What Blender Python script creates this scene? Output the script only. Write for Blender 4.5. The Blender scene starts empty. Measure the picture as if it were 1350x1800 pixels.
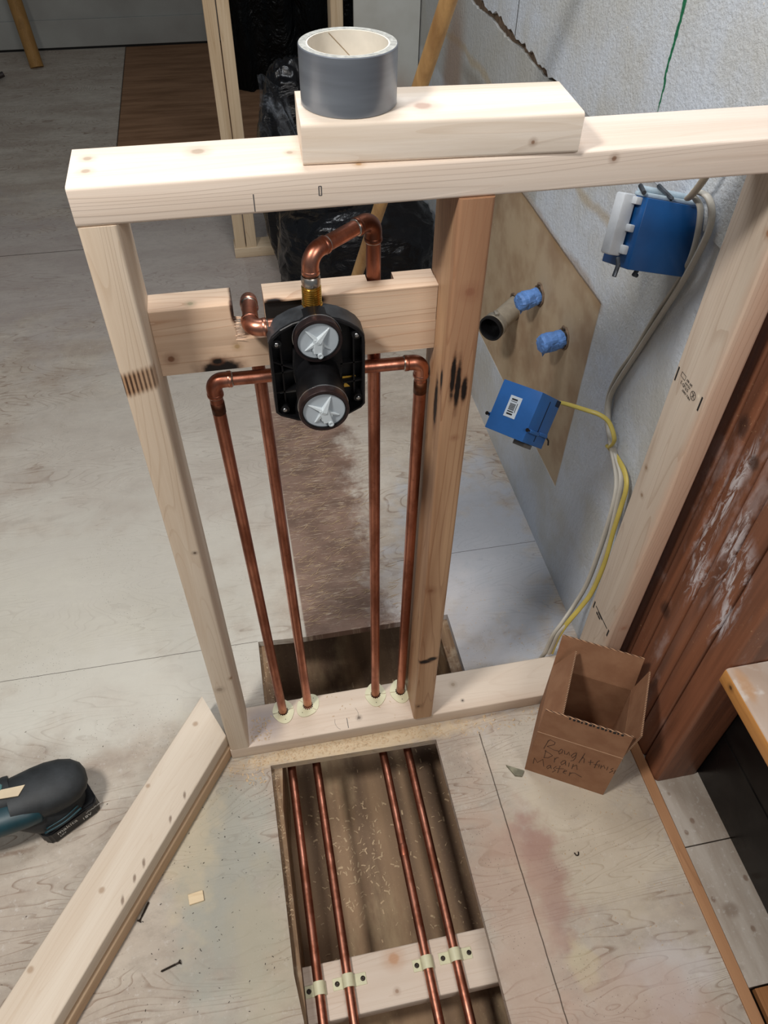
import bpy, bmesh, math, random
from mathutils import Vector, Matrix, noise
MM = 0.001
V = Vector
rnd = random.Random(7)
sc = bpy.context.scene
COL = sc.collection

# ------------------------------------------------------------------ camera
def cam_axes(pitch, yaw, roll):
    cy, sy = math.cos(yaw), math.sin(yaw)
    f0 = V((sy, cy, 0)); r = V((cy, -sy, 0)); u0 = V((0, 0, 1))
    f = f0*math.cos(pitch) - u0*math.sin(pitch)
    u = u0*math.cos(pitch) + f0*math.sin(pitch)
    c, s = math.cos(roll), math.sin(roll)
    return c*r + s*u, c*u - s*r, f
R_, U_, F_ = cam_axes(0.822904, 0.212318, 0.020869)
cd = bpy.data.cameras.new('camera'); cam = bpy.data.objects.new('camera', cd); COL.objects.link(cam)
cam.matrix_world = Matrix(((R_.x, U_.x, -F_.x, 0.144), (R_.y, U_.y, -F_.y, -0.72469), (R_.z, U_.z, -F_.z, 1.47048), (0, 0, 0, 1)))
cd.sensor_fit = 'VERTICAL'; cd.sensor_height = 24; cd.lens = 24*1346.29/1800
cd.clip_start = 0.02; cd.clip_end = 50
sc.camera = cam

# ------------------------------------------------------------------ light and exposure
sc.view_settings.view_transform = 'Standard'; sc.view_settings.look = 'None'
sc.view_settings.exposure = 0.08; sc.view_settings.gamma = 1; sc.view_settings.use_curve_mapping = False
w = bpy.data.worlds.new('world'); sc.world = w; w.use_nodes = True
w.node_tree.nodes['Background'].inputs[0].default_value = (0.80, 0.90, 1.0, 1)
w.node_tree.nodes['Background'].inputs[1].default_value = 0.13
def lamp(name, loc, energy, size, color, target):
    l = bpy.data.lights.new(name, 'AREA'); l.shape = 'DISK'; l.size = size; l.energy = energy; l.color = color
    o = bpy.data.objects.new(name, l); COL.objects.link(o); o.location = loc
    o.rotation_euler = (V(target)-V(loc)).to_track_quat('-Z', 'Y').to_euler()
    return o
lamp('ceiling_work_light', (-0.60, -0.56, 2.30), 30, 0.28, (1.0, 0.96, 0.91), (-0.45, -0.35, 0.3))
lamp('ceiling_light', (0.30, 0.55, 2.38), 16, 0.55, (0.93, 0.96, 1.0), (0.3, 0.35, 0))
lamp('front_fill_light', (0.75, -1.7, 2.35), 15, 0.8, (1.0, 0.95, 0.90), (0.4, -0.2, 0.3))  # added fill standing in for bounced light, not a known lamp

# ------------------------------------------------------------------ material helpers
class NT:
    def __init__(s, name):
        s.m = bpy.data.materials.new(name); s.m.use_nodes = True
        s.t = s.m.node_tree; s.n = s.t.nodes; s.l = s.t.links
        s.b = s.n['Principled BSDF']
        g = s.n.new('ShaderNodeNewGeometry'); s.pos = g.outputs['Position']; s.nrm = g.outputs['Normal']
        s.obj = s.n.new('ShaderNodeTexCoord').outputs['Object']
    def _in(s, sock, v):
        if isinstance(v, bpy.types.NodeSocket): s.l.new(v, sock)
        elif isinstance(v, (tuple, list)) and len(v) == 3 and sock.type == 'RGBA': sock.default_value = (*v, 1)
        else: sock.default_value = v
    def math(s, op, a, b=0.0, c=0.0, clamp=False):
        n = s.n.new('ShaderNodeMath'); n.operation = op; n.use_clamp = clamp
        s._in(n.inputs[0], a); s._in(n.inputs[1], b); s._in(n.inputs[2], c); return n.outputs[0]
    def vmath(s, op, a, b=(0, 0, 0)):
        n = s.n.new('ShaderNodeVectorMath'); n.operation = op
        s._in(n.inputs[0], a); s._in(n.inputs[1], b)
        return n.outputs['Value'] if op in ('LENGTH', 'DOT_PRODUCT') else n.outputs[0]
    def noise(s, scale, detail=4, rough=0.55, vec=None, dist=0.0, off=(0, 0, 0)):
        v = s.vmath('MULTIPLY', vec or s.pos, scale if isinstance(scale, tuple) else (scale,)*3)
        v = s.vmath('ADD', v, off)
        n = s.n.new('ShaderNodeTexNoise'); s.l.new(v, n.inputs['Vector'])
        n.inputs['Scale'].default_value = 1; n.inputs['Detail'].default_value = detail
        n.inputs['Roughness'].default_value = rough; n.inputs['Distortion'].default_value = dist
        return n.outputs[0]
    def voro(s, scale, feature='F1', vec=None):
        v = s.vmath('MULTIPLY', vec or s.pos, scale if isinstance(scale, tuple) else (scale,)*3)
        n = s.n.new('ShaderNodeTexVoronoi'); n.feature = feature; s.l.new(v, n.inputs['Vector']); n.inputs['Scale'].default_value = 1
        return n.outputs['Distance']
    def rng(s, v, a, b, c=0.0, d=1.0):
        n = s.n.new('ShaderNodeMapRange'); n.interpolation_type = 'SMOOTHSTEP'
        s._in(n.inputs[0], v); s._in(n.inputs[1], a); s._in(n.inputs[2], b); s._in(n.inputs[3], c); s._in(n.inputs[4], d)
        return n.outputs[0]
    def mix(s, f, a, b, mode='MIX'):
        n = s.n.new('ShaderNodeMix'); n.data_type = 'RGBA'; n.blend_type = mode
        s._in(n.inputs[0], f); s._in(n.inputs[6], a); s._in(n.inputs[7], b); return n.outputs[2]
    def blob(s, c, r, soft=0.35, wob=0.0, wsc=40.0):
        d = s.vmath('SUBTRACT', s.pos, tuple(x*MM for x in c))
        d = s.vmath('DIVIDE', d, tuple(x*MM for x in r))
        l = s.vmath('LENGTH', d)
        if wob: l = s.math('ADD', l, s.math('MULTIPLY', s.math('SUBTRACT', s.noise(wsc), 0.5), wob))
        return s.rng(l, 1-soft, 1+soft, 1.0, 0.0)
    def bump(s, h, strength=0.3, dist=0.001):
        n = s.n.new('ShaderNodeBump'); n.inputs['Strength'].default_value = strength; n.inputs['Distance'].default_value = dist
        s._in(n.inputs['Height'], h); s.l.new(n.outputs[0], s.b.inputs['Normal'])
    def out(s, col=None, rough=0.6, metal=0.0, spec=None):
        if col is not None: s._in(s.b.inputs['Base Color'], col)
        s._in(s.b.inputs['Roughness'], rough); s._in(s.b.inputs['Metallic'], metal)
        if spec is not None: s.b.inputs['Specular IOR Level'].default_value = spec
        return s.m
def srgb(r, g, b):
    f = lambda c: (c/255/12.92) if c/255 <= 0.04045 else ((c/255+0.055)/1.055)**2.4
    return (f(r), f(g), f(b))

def wood(name, base, dark, axis, knots=(), burns=(), stains=(), seed=0, streak=0.5, rough=0.62, rings=0.35, dust=0.0, dustcol=(215, 210, 205)):
    t = NT(name); i = 'xyz'.index(axis)
    def sc3(a, l): v = [a]*3; v[i] = l; return tuple(v)
    off = (seed*3.1, seed*1.7, seed*2.3)
    broad = t.noise(sc3(22, 1.6), 3, 0.5, off=off, dist=0.4)
    fine = t.noise(sc3(260, 5), 3, 0.6, off=off)
    ph = t.math('MULTIPLY', t.noise(sc3(14, 0.9), 2, 0.4, off=off, dist=0.3), 26)
    line = t.rng(t.math('FRACT', ph), 0.78, 1.0)
    f = t.math('ADD', t.math('MULTIPLY', t.rng(broad, 0.3, 0.7), streak), t.math('MULTIPLY', line, rings))
    f = t.math('ADD', f, t.math('MULTIPLY', t.math('SUBTRACT', fine, 0.5), 0.5), clamp=True)
    c = t.mix(f, base, dark)
    for k in knots:
        p, r, col = k
        c = t.mix(t.math('MULTIPLY', t.blob(p, (r*2.2,)*3, 0.5, 0.3, 60), 0.35), c, srgb(*col))
        c = t.mix(t.math('MULTIPLY', t.blob(p, (r,)*3, 0.35, 0.5, 120), 0.8), c, srgb(*col))
    for p, r, col, a in stains:
        c = t.mix(t.math('MULTIPLY', t.blob(p, r, 0.6, 0.5, 30), a), c, srgb(*col))
    for p, r in burns:
        c = t.mix(t.math('MULTIPLY', t.blob(p, [x*1.35 for x in r], 0.4, 0.8, 70), 0.6), c, srgb(96, 58, 38))
        c = t.mix(t.blob(p, r, 0.3, 0.9, 90), c, srgb(22, 16, 14))
    if dust:
        m = t.rng(t.noise(18, 6, 0.7, off=off), 0.48, 0.68)
        c = t.mix(t.math('MULTIPLY', m, dust), c, srgb(*dustcol))
    t.bump(t.math('ADD', fine, line), 0.25, 0.0006)
    return t.out(c, rough, spec=0.3)

def plain(name, col, rough=0.5, metal=0.0, var=0.12, nscale=60, bump=0.0, bscale=300, spec=None):
    t = NT(name); n = t.noise(nscale, 4, 0.6)
    c = t.mix(t.rng(n, 0.3, 0.75), tuple(x*(1-var) for x in col), tuple(min(1, x*(1+var)) for x in col))
    if bump: t.bump(t.noise(bscale, 4, 0.6), bump, 0.001)
    return t.out(c, rough, metal, spec)

PB, PD = srgb(226, 208, 186), srgb(196, 166, 136)     # fresh spruce
def plywood_floor():
    t = NT('dusty_plywood')
    x = t.n.new('ShaderNodeSeparateXYZ'); t.l.new(t.pos, x.inputs[0])
    vec = t.vmath('MULTIPLY', t.pos, (1.1, 4.6, 1))
    n1 = t.n.new('ShaderNodeTexNoise'); t.l.new(vec, n1.inputs['Vector']); n1.inputs['Scale'].default_value = 1.5; n1.inputs['Detail'].default_value = 3; n1.inputs['Roughness'].default_value = 0.45; n1.inputs['Distortion'].default_value = 0.6
    ph = t.math('FRACT', t.math('MULTIPLY', n1.outputs[0], 34))
    ln = t.rng(ph, 0.72, 0.97); ln = t.math('SUBTRACT', ln, t.rng(ph, 0.97, 1.0)); ln = t.math('MULTIPLY', ln, t.rng(t.noise((30, 60, 1), 4, 0.7), 0.3, 0.6, 0.35, 1.0))
    msk = t.rng(t.noise((2.2, 5, 1), 3, 0.6, off=(5, 1, 0)), 0.38, 0.54)
    grain = t.math('MULTIPLY', ln, msk)
    base = t.mix(t.rng(t.noise((3, 9, 1), 4, 0.6), 0.3, 0.7), srgb(194, 184, 170), srgb(172, 158, 144))
    c = t.mix(t.math('MULTIPLY', grain, 0.75), base, srgb(128, 104, 86))
    # streaky dark checks running along the sheet
    chk = t.rng(t.noise((14, 120, 1), 4, 0.7, off=(2, 7, 0)), 0.66, 0.78)
    c = t.mix(t.math('MULTIPLY', chk, 0.45), c, srgb(110, 95, 84))
    mot = t.rng(t.noise((26, 40, 1), 5, 0.75, off=(9, 3, 0)), 0.42, 0.68); c = t.mix(t.math('MULTIPLY', mot, 0.30), c, srgb(138, 126, 116))
    mot2 = t.rng(t.noise((70, 70, 1), 4, 0.75, off=(1, 3, 5)), 0.56, 0.70); c = t.mix(t.math('MULTIPLY', mot2, 0.35), c, srgb(214, 210, 204))
    def patch(p, r, col, a, soft=0.6, wob=0.9, ws=7):
        nonlocal c
        c = t.mix(t.math('MULTIPLY', t.blob(p, (*r, 400), soft*0.8, wob*2.4, ws*1.3), a), c, srgb(*col))
    # plaster dust, thinset haze and old spills
    patch((-350, 420, 0), (520, 330), (206, 203, 190), 0.65)
    patch((-120, 900, 0), (500, 500), (196, 190, 180), 0.5)
    patch((650, 420, 0), (170, 330), (176, 182, 192), 0.75, ws=14)
    patch((480, 250, 0), (130, 200), (190, 186, 186), 0.6, ws=14)
    patch((-20, -230, 0), (90, 230), (166, 168, 158), 0.7, ws=12)
    patch((30, -360, 0), (60, 130), (190, 176, 148), 0.4, ws=12)
    patch((-90, -90, 0), (50, 170), (206, 192, 162), 0.5, ws=18)
    patch((620, -130, 0), (120, 120), (206, 196, 178), 0.5, ws=12)
    patch((650, -300, 0), (140, 130), (202, 188, 164), 0.5, ws=14)
    patch((545, -330, 0), (38, 110), (158, 118, 108), 0.6, ws=18)
    patch((520, -270, 0), (50, 40), (168, 130, 118), 0.4, ws=18)
    patch((700, -520, 0), (60, 60), (196, 188, 186), 0.6, ws=14)
    patch((560, -480, 0), (22, 40), (206, 192, 156), 0.5, ws=20)
    patch((470, -420, 0), (60, 260), (192, 164, 146), 0.55, ws=12)
    patch((620, -560, 0), (120, 70), (186, 158, 142), 0.5, ws=12)
    patch((250, -15, 0), (230, 22), (206, 184, 150), 0.8, wob=0.5, ws=40)
    patch((-150, 200, 0), (420, 120), (210, 206, 196), 0.4)
    patch((0, 2050, 0), (1600, 500), (168, 160, 158), 0.5)
    # bare brown strip of old plywood behind the frame, sharp on the left, worn into the haze on the right
    wv = t.math('MULTIPLY', t.math('SUBTRACT', t.noise((14, 14, 1), 5, 0.7), 0.5), 0.30)
    xr = t.math('ADD', x.outputs[0], wv); xl = t.math('ADD', x.outputs[0], t.math('MULTIPLY', x.outputs[1], 0.008))
    bare = t.math('MULTIPLY', t.rng(xl, 0.182, 0.187), t.rng(xr, 0.33, 0.43, 1.0, 0.0))
    bare = t.math('MULTIPLY', bare, t.rng(x.outputs[1], 1.0, 1.5, 1.0, 0.15))
    bare = t.math('MULTIPLY', bare, t.rng(x.outputs[1], 0.20, 0.21))
    bc = t.mix(t.rng(t.noise((9, 14, 1), 4, 0.6), 0.3, 0.7), srgb(138, 110, 95), srgb(100, 76, 64))
    scr = t.rng(t.noise((16, 150, 1), 5, 0.8, dist=1.2, off=(3, 1, 0)), 0.54, 0.64); bc = t.mix(t.math('MULTIPLY', scr, 0.6), bc, srgb(200, 182, 160))
    drk = t.rng(t.noise((20, 90, 1), 5, 0.8, dist=0.6, off=(8, 4, 0)), 0.60, 0.70); bc = t.mix(t.math('MULTIPLY', drk, 0.5), bc, srgb(76, 56, 46))
    c = t.mix(t.math('MULTIPLY', bare, 0.92), c, bc)
    # brown uncoated sheet at the far right of the back room
    br = t.math('MULTIPLY', t.rng(x.outputs[0], -0.338, -0.333), t.rng(x.outputs[1], 2.55, 2.56))
    c = t.mix(br, c, t.mix(t.rng(t.noise((3, 20, 1), 5, 0.6), 0.3, 0.7), srgb(160, 122, 92), srgb(128, 94, 68)))
    # seams between sheets
    def seam(axis, v, lo, hi, wdt=1.6):
        nonlocal c
        a, b = (x.outputs[0], x.outputs[1]) if axis == 'x' else (x.outputs[1], x.outputs[0])
        wob = t.math('MULTIPLY', t.math('SUBTRACT', t.noise(40, 2), 0.5), 0.0022)
        d = t.math('ABSOLUTE', t.math('SUBTRACT', t.math('ADD', a, wob), v*MM))
        m = t.rng(d, wdt*MM*0.4, wdt*MM, 1.0, 0.0)
        m = t.math('MULTIPLY', m, t.math('MULTIPLY', t.rng(b, lo*MM, (lo+2)*MM), t.rng(b, (hi-2)*MM, hi*MM, 1.0, 0.0)))
        c = t.mix(t.math('MULTIPLY', m, 0.8), c, srgb(52, 40, 32))
    seam('x', 503, -1500, -36); seam('y', 270, -2000, 74, 1.0); seam('y', 440, 430, 790, 1.0)
    seam('x', -335, 2550, 4560, 4); seam('y', 2150, -3000, -300, 3)
    sp = t.rng(t.voro(170), 0.10, 0.15, 1.0, 0.0)
    sp = t.math('MULTIPLY', sp, t.rng(t.noise(6, 3), 0.5, 0.6))
    c = t.mix(t.math('MULTIPLY', sp, 0.6), c, srgb(70, 60, 52))
    wh = t.math('MULTIPLY', t.rng(t.noise(220, 3, 0.8), 0.62, 0.75), t.rng(t.noise(9, 4), 0.45, 0.6))
    c = t.mix(t.math('MULTIPLY', wh, 0.45), c, srgb(232, 228, 220))
    t.bump(t.math('ADD', grain, t.noise(300, 3)), 0.2, 0.0008)
    return t.out(c, 0.78, spec=0.2)
M_FLOOR = plywood_floor()
M_PLYEDGE = wood('plywood_edge', srgb(206, 180, 142), srgb(150, 118, 84), 'x', seed=3, streak=0.6)
M_CAV = None

def white_wall():
    t = NT('textured_white_wall')
    x = t.n.new('ShaderNodeSeparateXYZ'); t.l.new(t.pos, x.inputs[0]); Y, Z = x.outputs[1], x.outputs[2]
    c = t.mix(t.rng(t.noise(5, 5, 0.6), 0.35, 0.65), srgb(200, 206, 214), srgb(190, 190, 186))  # bluish tint of the cool light is put into the wall colour
    c = t.mix(t.math('MULTIPLY', t.rng(t.noise(120, 3, 0.7), 0.55, 0.75), 0.25), c, srgb(140, 144, 150))
    def box(y0, y1, z0, z1, s=8, wob=0.012, ws=12):
        wy = t.math('MULTIPLY', t.math('SUBTRACT', t.noise(ws, 3), 0.5), wob)
        yy = t.math('ADD', Y, wy); zz = t.math('ADD', Z, wy)
        m = t.math('MULTIPLY', t.rng(yy, (y0-s)*MM, (y0+s)*MM), t.rng(yy, (y1-s)*MM, (y1+s)*MM, 1.0, 0.0))
        return t.math('MULTIPLY', m, t.math('MULTIPLY', t.rng(zz, (z0-s)*MM, (z0+s)*MM), t.rng(zz, (z1-s)*MM, (z1+s)*MM, 1.0, 0.0)))
    # bare wallboard where a cabinet stood
    br = t.mix(t.rng(t.noise(7, 4, 0.6), 0.35, 0.65), srgb(182, 160, 130), srgb(156, 128, 98))
    c = t.mix(t.math('MULTIPLY', box(411, 1250, 226, 702, 3, 0.006), 0.95), c, br)
    c = t.mix(t.math('MULTIPLY', box(411, 1100, 690, 712, 9, 0.05, 8), 0.5), c, srgb(150, 120, 84))
    # primed wallboard below the break, with stains
    low = box(790, 2100, 712, 960, 10, 0.02)
    c = t.mix(t.math('MULTIPLY', low, 0.7), c, srgb(168, 166, 158))
    c = t.mix(t.math('MULTIPLY', box(370, 1600, 822, 842, 8, 0.06, 6), 0.55), c, srgb(176, 156, 122))
    c = t.mix(t.math('MULTIPLY', t.blob((790, 1500, 700), (60, 90, 230), 0.5, 0.6, 5), 0.7), c, srgb(150, 122, 100))
    c = t.mix(t.math('MULTIPLY', t.blob((790, 1270, 790), (60, 150, 24), 0.5, 0.8, 10), 0.45), c, srgb(120, 108, 92))
    # old green paint line
    gy = t.math('ADD', Y, t.math('MULTIPLY', t.math('SUBTRACT', t.noise(16, 4, 0.7), 0.5), 0.022))
    g = t.math('MULTIPLY', t.rng(t.math('ABSOLUTE', t.math('SUBTRACT', gy, 0.384)), t.rng(Z, 1.04, 1.2, 0.0012, 0.0035), t.rng(Z, 1.04, 1.2, 0.0032, 0.0062), 1.0, 0.0), t.rng(Z, 1.03, 1.06, 0.0, 1.0))
    c = t.mix(g, c, srgb(30, 104, 70))
    # hairline joint
    h = t.math('MULTIPLY', t.rng(t.math('ABSOLUTE', t.math('SUBTRACT', Y, 1.033)), 0.001, 0.003, 1.0, 0.0), t.rng(Z, 0.965, 0.97))
    c = t.mix(h, c, srgb(30, 26, 22))
    sp = t.math('MULTIPLY', t.rng(t.voro(60), 0.05, 0.09, 1.0, 0.0), t.rng(t.noise(8), 0.52, 0.6))
    c = t.mix(t.math('MULTIPLY', sp, 0.7), c, srgb(226, 214, 192))
    bh = t.math('ADD', t.noise(150, 4, 0.7), t.noise((90, 90, 30), 3))
    inv = t.math('SUBTRACT', 1.0, box(411, 1250, 226, 702, 3, 0.006))
    t.bump(t.math('MULTIPLY', bh, inv), 0.6, 0.0035)
    return t.out(c, 0.75, spec=0.25)
M_WALL = white_wall()
M_BREAK = plain('broken_plaster', srgb(112, 92, 74), 0.9, var=0.35, nscale=90, bump=0.6, bscale=140)
M_COPPER = None
def copper(name, a, b, rough=0.28):
    t = NT(name)
    n = t.noise((30, 30, 9), 5, 0.6); n2 = t.noise(120, 4, 0.7)
    c = t.mix(t.rng(n, 0.35, 0.65), a, b)
    c = t.mix(t.math('MULTIPLY', t.rng(n2, 0.58, 0.75), 0.5), c, srgb(96, 48, 34))
    r = t.rng(n, 0.3, 0.7, rough, rough+0.16)
    t.bump(n2, 0.06, 0.0004)
    return t.out(c, r, 1.0)
M_COPPER = copper('copper_pipe', srgb(196, 134, 112), srgb(142, 88, 68), 0.32)
M_COPPERF = copper('copper_fitting', srgb(210, 148, 124), srgb(152, 92, 72), 0.28)
M_BURNT = copper('heat_darkened_copper', srgb(120, 78, 56), srgb(80, 50, 38), 0.45)
M_SOLDER = plain('solder', srgb(196, 190, 182), 0.3, 1.0)
M_BRASS = plain('brass', srgb(214, 172, 84), 0.25, 1.0)
M_BLACK = plain('black_plastic', (0.006, 0.006, 0.007), 0.42, var=0.3, spec=0.3)
M_BLACK2 = plain('paler_black_plastic', (0.032, 0.036, 0.041), 0.5, var=0.5, nscale=40)
M_RING = plain('dark_bronze_ring', srgb(74, 62, 62), 0.3, 0.8, var=0.3)
M_GREYCAP = plain('grey_plastic', srgb(168, 176, 182), 0.42, var=0.04)
M_SCREW = plain('dark_screw', srgb(60, 52, 46), 0.4, 0.8, var=0.3)
M_STEEL = plain('bright_steel', srgb(190, 190, 190), 0.3, 1.0)
M_CREAM = plain('cream_plastic', srgb(216, 212, 178), 0.45, var=0.05)
M_DARK = plain('gap_shade_black', (0.01, 0.009, 0.008), 0.9)
M_INK = plain('black_ink', (0.012, 0.010, 0.009), 0.8)
M_PENCIL = plain('pencil_mark', srgb(74, 72, 74), 0.8)
M_LABELW = plain('white_label', srgb(214, 222, 228), 0.5, var=0.03)
M_TAN = plain('tan_sticker', srgb(206, 188, 158), 0.6, var=0.05)

# ------------------------------------------------------------------ mesh helpers (all in millimetres, world space)
def fin(name, bm, mat, parent=None, smooth=False, base=True, label=None, cat=None, group=None, kind=None, mats=None, autos=None):
    """link bm as ONE object whose origin sits at the base centre of the mesh"""
    bmesh.ops.remove_doubles(bm, verts=bm.verts, dist=0.01)
    xs = [v.co for v in bm.verts]
    lo = V([min(c[i] for c in xs) for i in range(3)]); hi = V([max(c[i] for c in xs) for i in range(3)])
    o3 = V(((lo.x+hi.x)/2, (lo.y+hi.y)/2, lo.z))
    for v in bm.verts: v.co = (v.co-o3)*MM
    bmesh.ops.recalc_face_normals(bm, faces=bm.faces)
    me = bpy.data.meshes.new(name); bm.to_mesh(me); bm.free()
    for m in (mats or [mat]): me.materials.append(m)
    if smooth:
        for p in me.polygons: p.use_smooth = True
        if autos is not None:
            try: me.set_sharp_from_angle(angle=math.radians(autos))
            except Exception: pass
    o = bpy.data.objects.new(name, me); COL.objects.link(o)
    if parent:
        o.parent = parent; o.location = o3*MM - parent['_o'] if False else o3*MM - wpos(parent)
    else: o.location = o3*MM
    tag(o, label, cat, group, kind)
    return o
def wpos(o):
    p = V(o.location)
    while o.parent: o = o.parent; p = p+o.location
    return p
def tag(o, label=None, cat=None, group=None, kind=None):
    if label: o['label'] = label
    if cat: o['category'] = cat
    if group: o['group'] = group
    if kind: o['kind'] = kind
def empty(name, loc, label, cat, group=None):
    o = bpy.data.objects.new(name, None); COL.objects.link(o); o.location = V(loc)*MM; o.empty_display_size = 0.05
    tag(o, label, cat, group); return o
def nb(): return bmesh.new()
def box(bm, x0, x1, y0, y1, z0, z1, M=None, mi=0):
    vs = [V((x, y, z)) for x in (x0, x1) for y in (y0, y1) for z in (z0, z1)]
    if M is not None: vs = [M @ v for v in vs]
    b = [bm.verts.new(v) for v in vs]
    fs = [bm.faces.new([b[i] for i in f]) for f in ((0, 1, 3, 2), (4, 6, 7, 5), (0, 4, 5, 1), (2, 3, 7, 6), (0, 2, 6, 4), (1, 5, 7, 3))]
    for f in fs: f.material_index = mi
    return b, fs
def beam(bm, x0, x1, y0, y1, z0, z1, axis, r=3.0, M=None):
    """lumber: long edges eased"""
    t = nb(); vs, fs = box(t, x0, x1, y0, y1, z0, z1)
    i = 'xyz'.index(axis)
    es = [e for e in t.edges if abs((e.verts[0].co-e.verts[1].co).normalized()[i]) > 0.9]
    bmesh.ops.bevel(t, geom=es, offset=r, segments=3, affect='EDGES', profile=0.5)
    merge(bm, t, M)
def merge(bm, t, M=None, mi=None):
    mp = {}
    for v in t.verts: mp[v] = bm.verts.new(M @ v.co if M is not None else v.co)
    for f in t.faces:
        try:
            g = bm.faces.new([mp[v] for v in f.verts]); g.material_index = f.material_index if mi is None else mi
        except ValueError: pass
    t.free()
def rbox(bm, x0, x1, y0, y1, z0, z1, r=1.0, seg=2, M=None):
    t = nb(); box(t, x0, x1, y0, y1, z0, z1)
    bmesh.ops.bevel(t, geom=list(t.edges), offset=r, segments=seg, affect='EDGES', profile=0.5); merge(bm, t, M)
def tube(bm, pts, r, seg=18, caps=True, flat=1.0):
    pts = [V(p) for p in pts]; n = len(pts)
    tans = [(pts[min(i+1, n-1)]-pts[max(i-1, 0)]).normalized() for i in range(n)]
    up = V((0, 0, 1)) if abs(tans[0].z) < 0.9 else V((0, 1, 0))
    a = tans[0].cross(up).normalized(); rings = []
    for i in range(n):
        t = tans[i]; a = (a - t*a.dot(t)).normalized(); b = t.cross(a)
        rr = r[i] if isinstance(r, (list, tuple)) else r
        rings.append([bm.verts.new(pts[i]+(a*math.cos(k*2*math.pi/seg)+b*math.sin(k*2*math.pi/seg)*flat)*rr) for k in range(seg)])
    for i in range(n-1):
        for k in range(seg):
            bm.faces.new([rings[i][k], rings[i][(k+1) % seg], rings[i+1][(k+1) % seg], rings[i+1][k]])
    if caps: bm.faces.new(rings[0][::-1]); bm.faces.new(rings[-1])
def lathe(bm, prof, origin, axis, seg=40, close=False):
    """prof: list of (radius, height along axis)"""
    ax = V(axis).normalized(); up = V((0, 0, 1)) if abs(ax.z) < 0.9 else V((1, 0, 0))
    a = ax.cross(up).normalized(); b = ax.cross(a); o = V(origin); rings = []
    for r, h in prof:
        if r < 1e-6: rings.append([bm.verts.new(o+ax*h)])
        else: rings.append([bm.verts.new(o+ax*h+(a*math.cos(k*2*math.pi/seg)+b*math.sin(k*2*math.pi/seg))*r) for k in range(seg)])
    pr = list(zip(rings, rings[1:])) + ([(rings[-1], rings[0])] if close else [])
    for A, B in pr:
        for k in range(seg):
            k2 = (k+1) % seg
            if len(A) == 1 and len(B) == 1: continue
            if len(A) == 1: bm.faces.new([A[0], B[k2], B[k]])
            elif len(B) == 1: bm.faces.new([A[k], A[k2], B[0]])
            else: bm.faces.new([A[k], A[k2], B[k2], B[k]])
def prism(bm, poly, d0, d1, plane='xz', M=None):
    """extrude a 2-D polygon; plane 'xz' extrudes along y, 'xy' along z, 'yz' along x"""
    def P(p, d): return V((p[0], d, p[1])) if plane == 'xz' else V((p[0], p[1], d)) if plane == 'xy' else V((d, p[0], p[1]))
    A = [bm.verts.new(M @ P(p, d0) if M else P(p, d0)) for p in poly]; B = [bm.verts.new(M @ P(p, d1) if M else P(p, d1)) for p in poly]
    n = len(poly)
    bm.faces.new(A[::-1]); bm.faces.new(B)
    for i in range(n): bm.faces.new([A[i], A[(i+1) % n], B[(i+1) % n], B[i]])
def arc(p0, c, p1, rad, n=8):
    """fillet of corner c between p0 and p1"""
    p0, c, p1 = V(p0), V(c), V(p1); u = (p0-c).normalized(); v = (p1-c).normalized()
    ang = u.angle(v); t = rad/math.tan(ang/2); a = c+u*t; b = c+v*t
    o = c+(u+v).normalized()*(rad/math.sin(ang/2)); ra, rb = a-o, b-o; w_ = ra.angle(rb); ax = ra.cross(rb).normalized()
    return [o+Matrix.Rotation(w_*i/n, 3, ax) @ ra for i in range(n+1)]
def smoothline(pts, n=8):
    """Catmull-Rom"""
    P = [V(p) for p in pts]; P = [P[0]*2-P[1]]+P+[P[-1]*2-P[-2]]; out = []
    for i in range(1, len(P)-2):
        for k in range(n):
            t = k/n; a, b, c, d = P[i-1], P[i], P[i+1], P[i+2]
            out.append(0.5*((2*b)+(c-a)*t+(2*a-5*b+4*c-d)*t*t+(3*b-a-3*c+d)*t**3))
    out.append(P[-2]); return out
def frameM(o, ex, ey, ez):
    return Matrix(((ex[0], ey[0], ez[0], o[0]), (ex[1], ey[1], ez[1], o[1]), (ex[2], ey[2], ez[2], o[2]), (0, 0, 0, 1)))
def textmesh(name, s, size, M, mat, parent, ext=0.15, space=1.0):
    cu = bpy.data.curves.new(name, 'FONT'); cu.body = s; cu.size = size; cu.extrude = ext; cu.align_x = 'CENTER'; cu.align_y = 'CENTER'; cu.space_character = space
    o = bpy.data.objects.new(name, cu); COL.objects.link(o); bpy.context.view_layer.update()
    me = bpy.data.meshes.new_from_object(o.evaluated_get(bpy.context.evaluated_depsgraph_get()))
    COL.objects.unlink(o); bpy.data.objects.remove(o)
    bm = nb(); bm.from_mesh(me); bpy.data.meshes.remove(me)
    for v in bm.verts: v.co = M @ v.co
    return fin(name, bm, mat, parent)
def ribbon(bm, pts, M, wdt=0.9, z=0.25):
    """ink stroke: a thin flat tube on the local xy plane"""
    tube(bm, [M @ V((p[0], p[1], z)) for p in pts], wdt/2, 6)

# ------------------------------------------------------------------ STRUCTURE
# floor: plywood sheets around the two openings
bm = nb()
T = -19
def slab(poly): prism(bm, poly, T, 0, 'xy')
slab([(-3000, -1500), (88, -1500), (84, -470), (76, -400), (73, -28), (-3000, -28)])
slab([(-3000, -28), (73, -28), (412, -36), (412, -34), (819, -34), (819, 108), (-3000, 108)])
slab([(-3000, 108), (74, 108), (74, 269), (-3000, 269)])
slab([(-3000, 269), (74, 269), (178, 262), (513, 262), (819, 262), (819, 4600), (-3000, 4600)])
slab([(513, 108), (819, 108), (819, 262), (513, 262)])
slab([(416, -1500), (796, -1500), (796, -34), (412, -34)])
fin('floor', bm, M_FLOOR, kind='structure')
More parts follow.
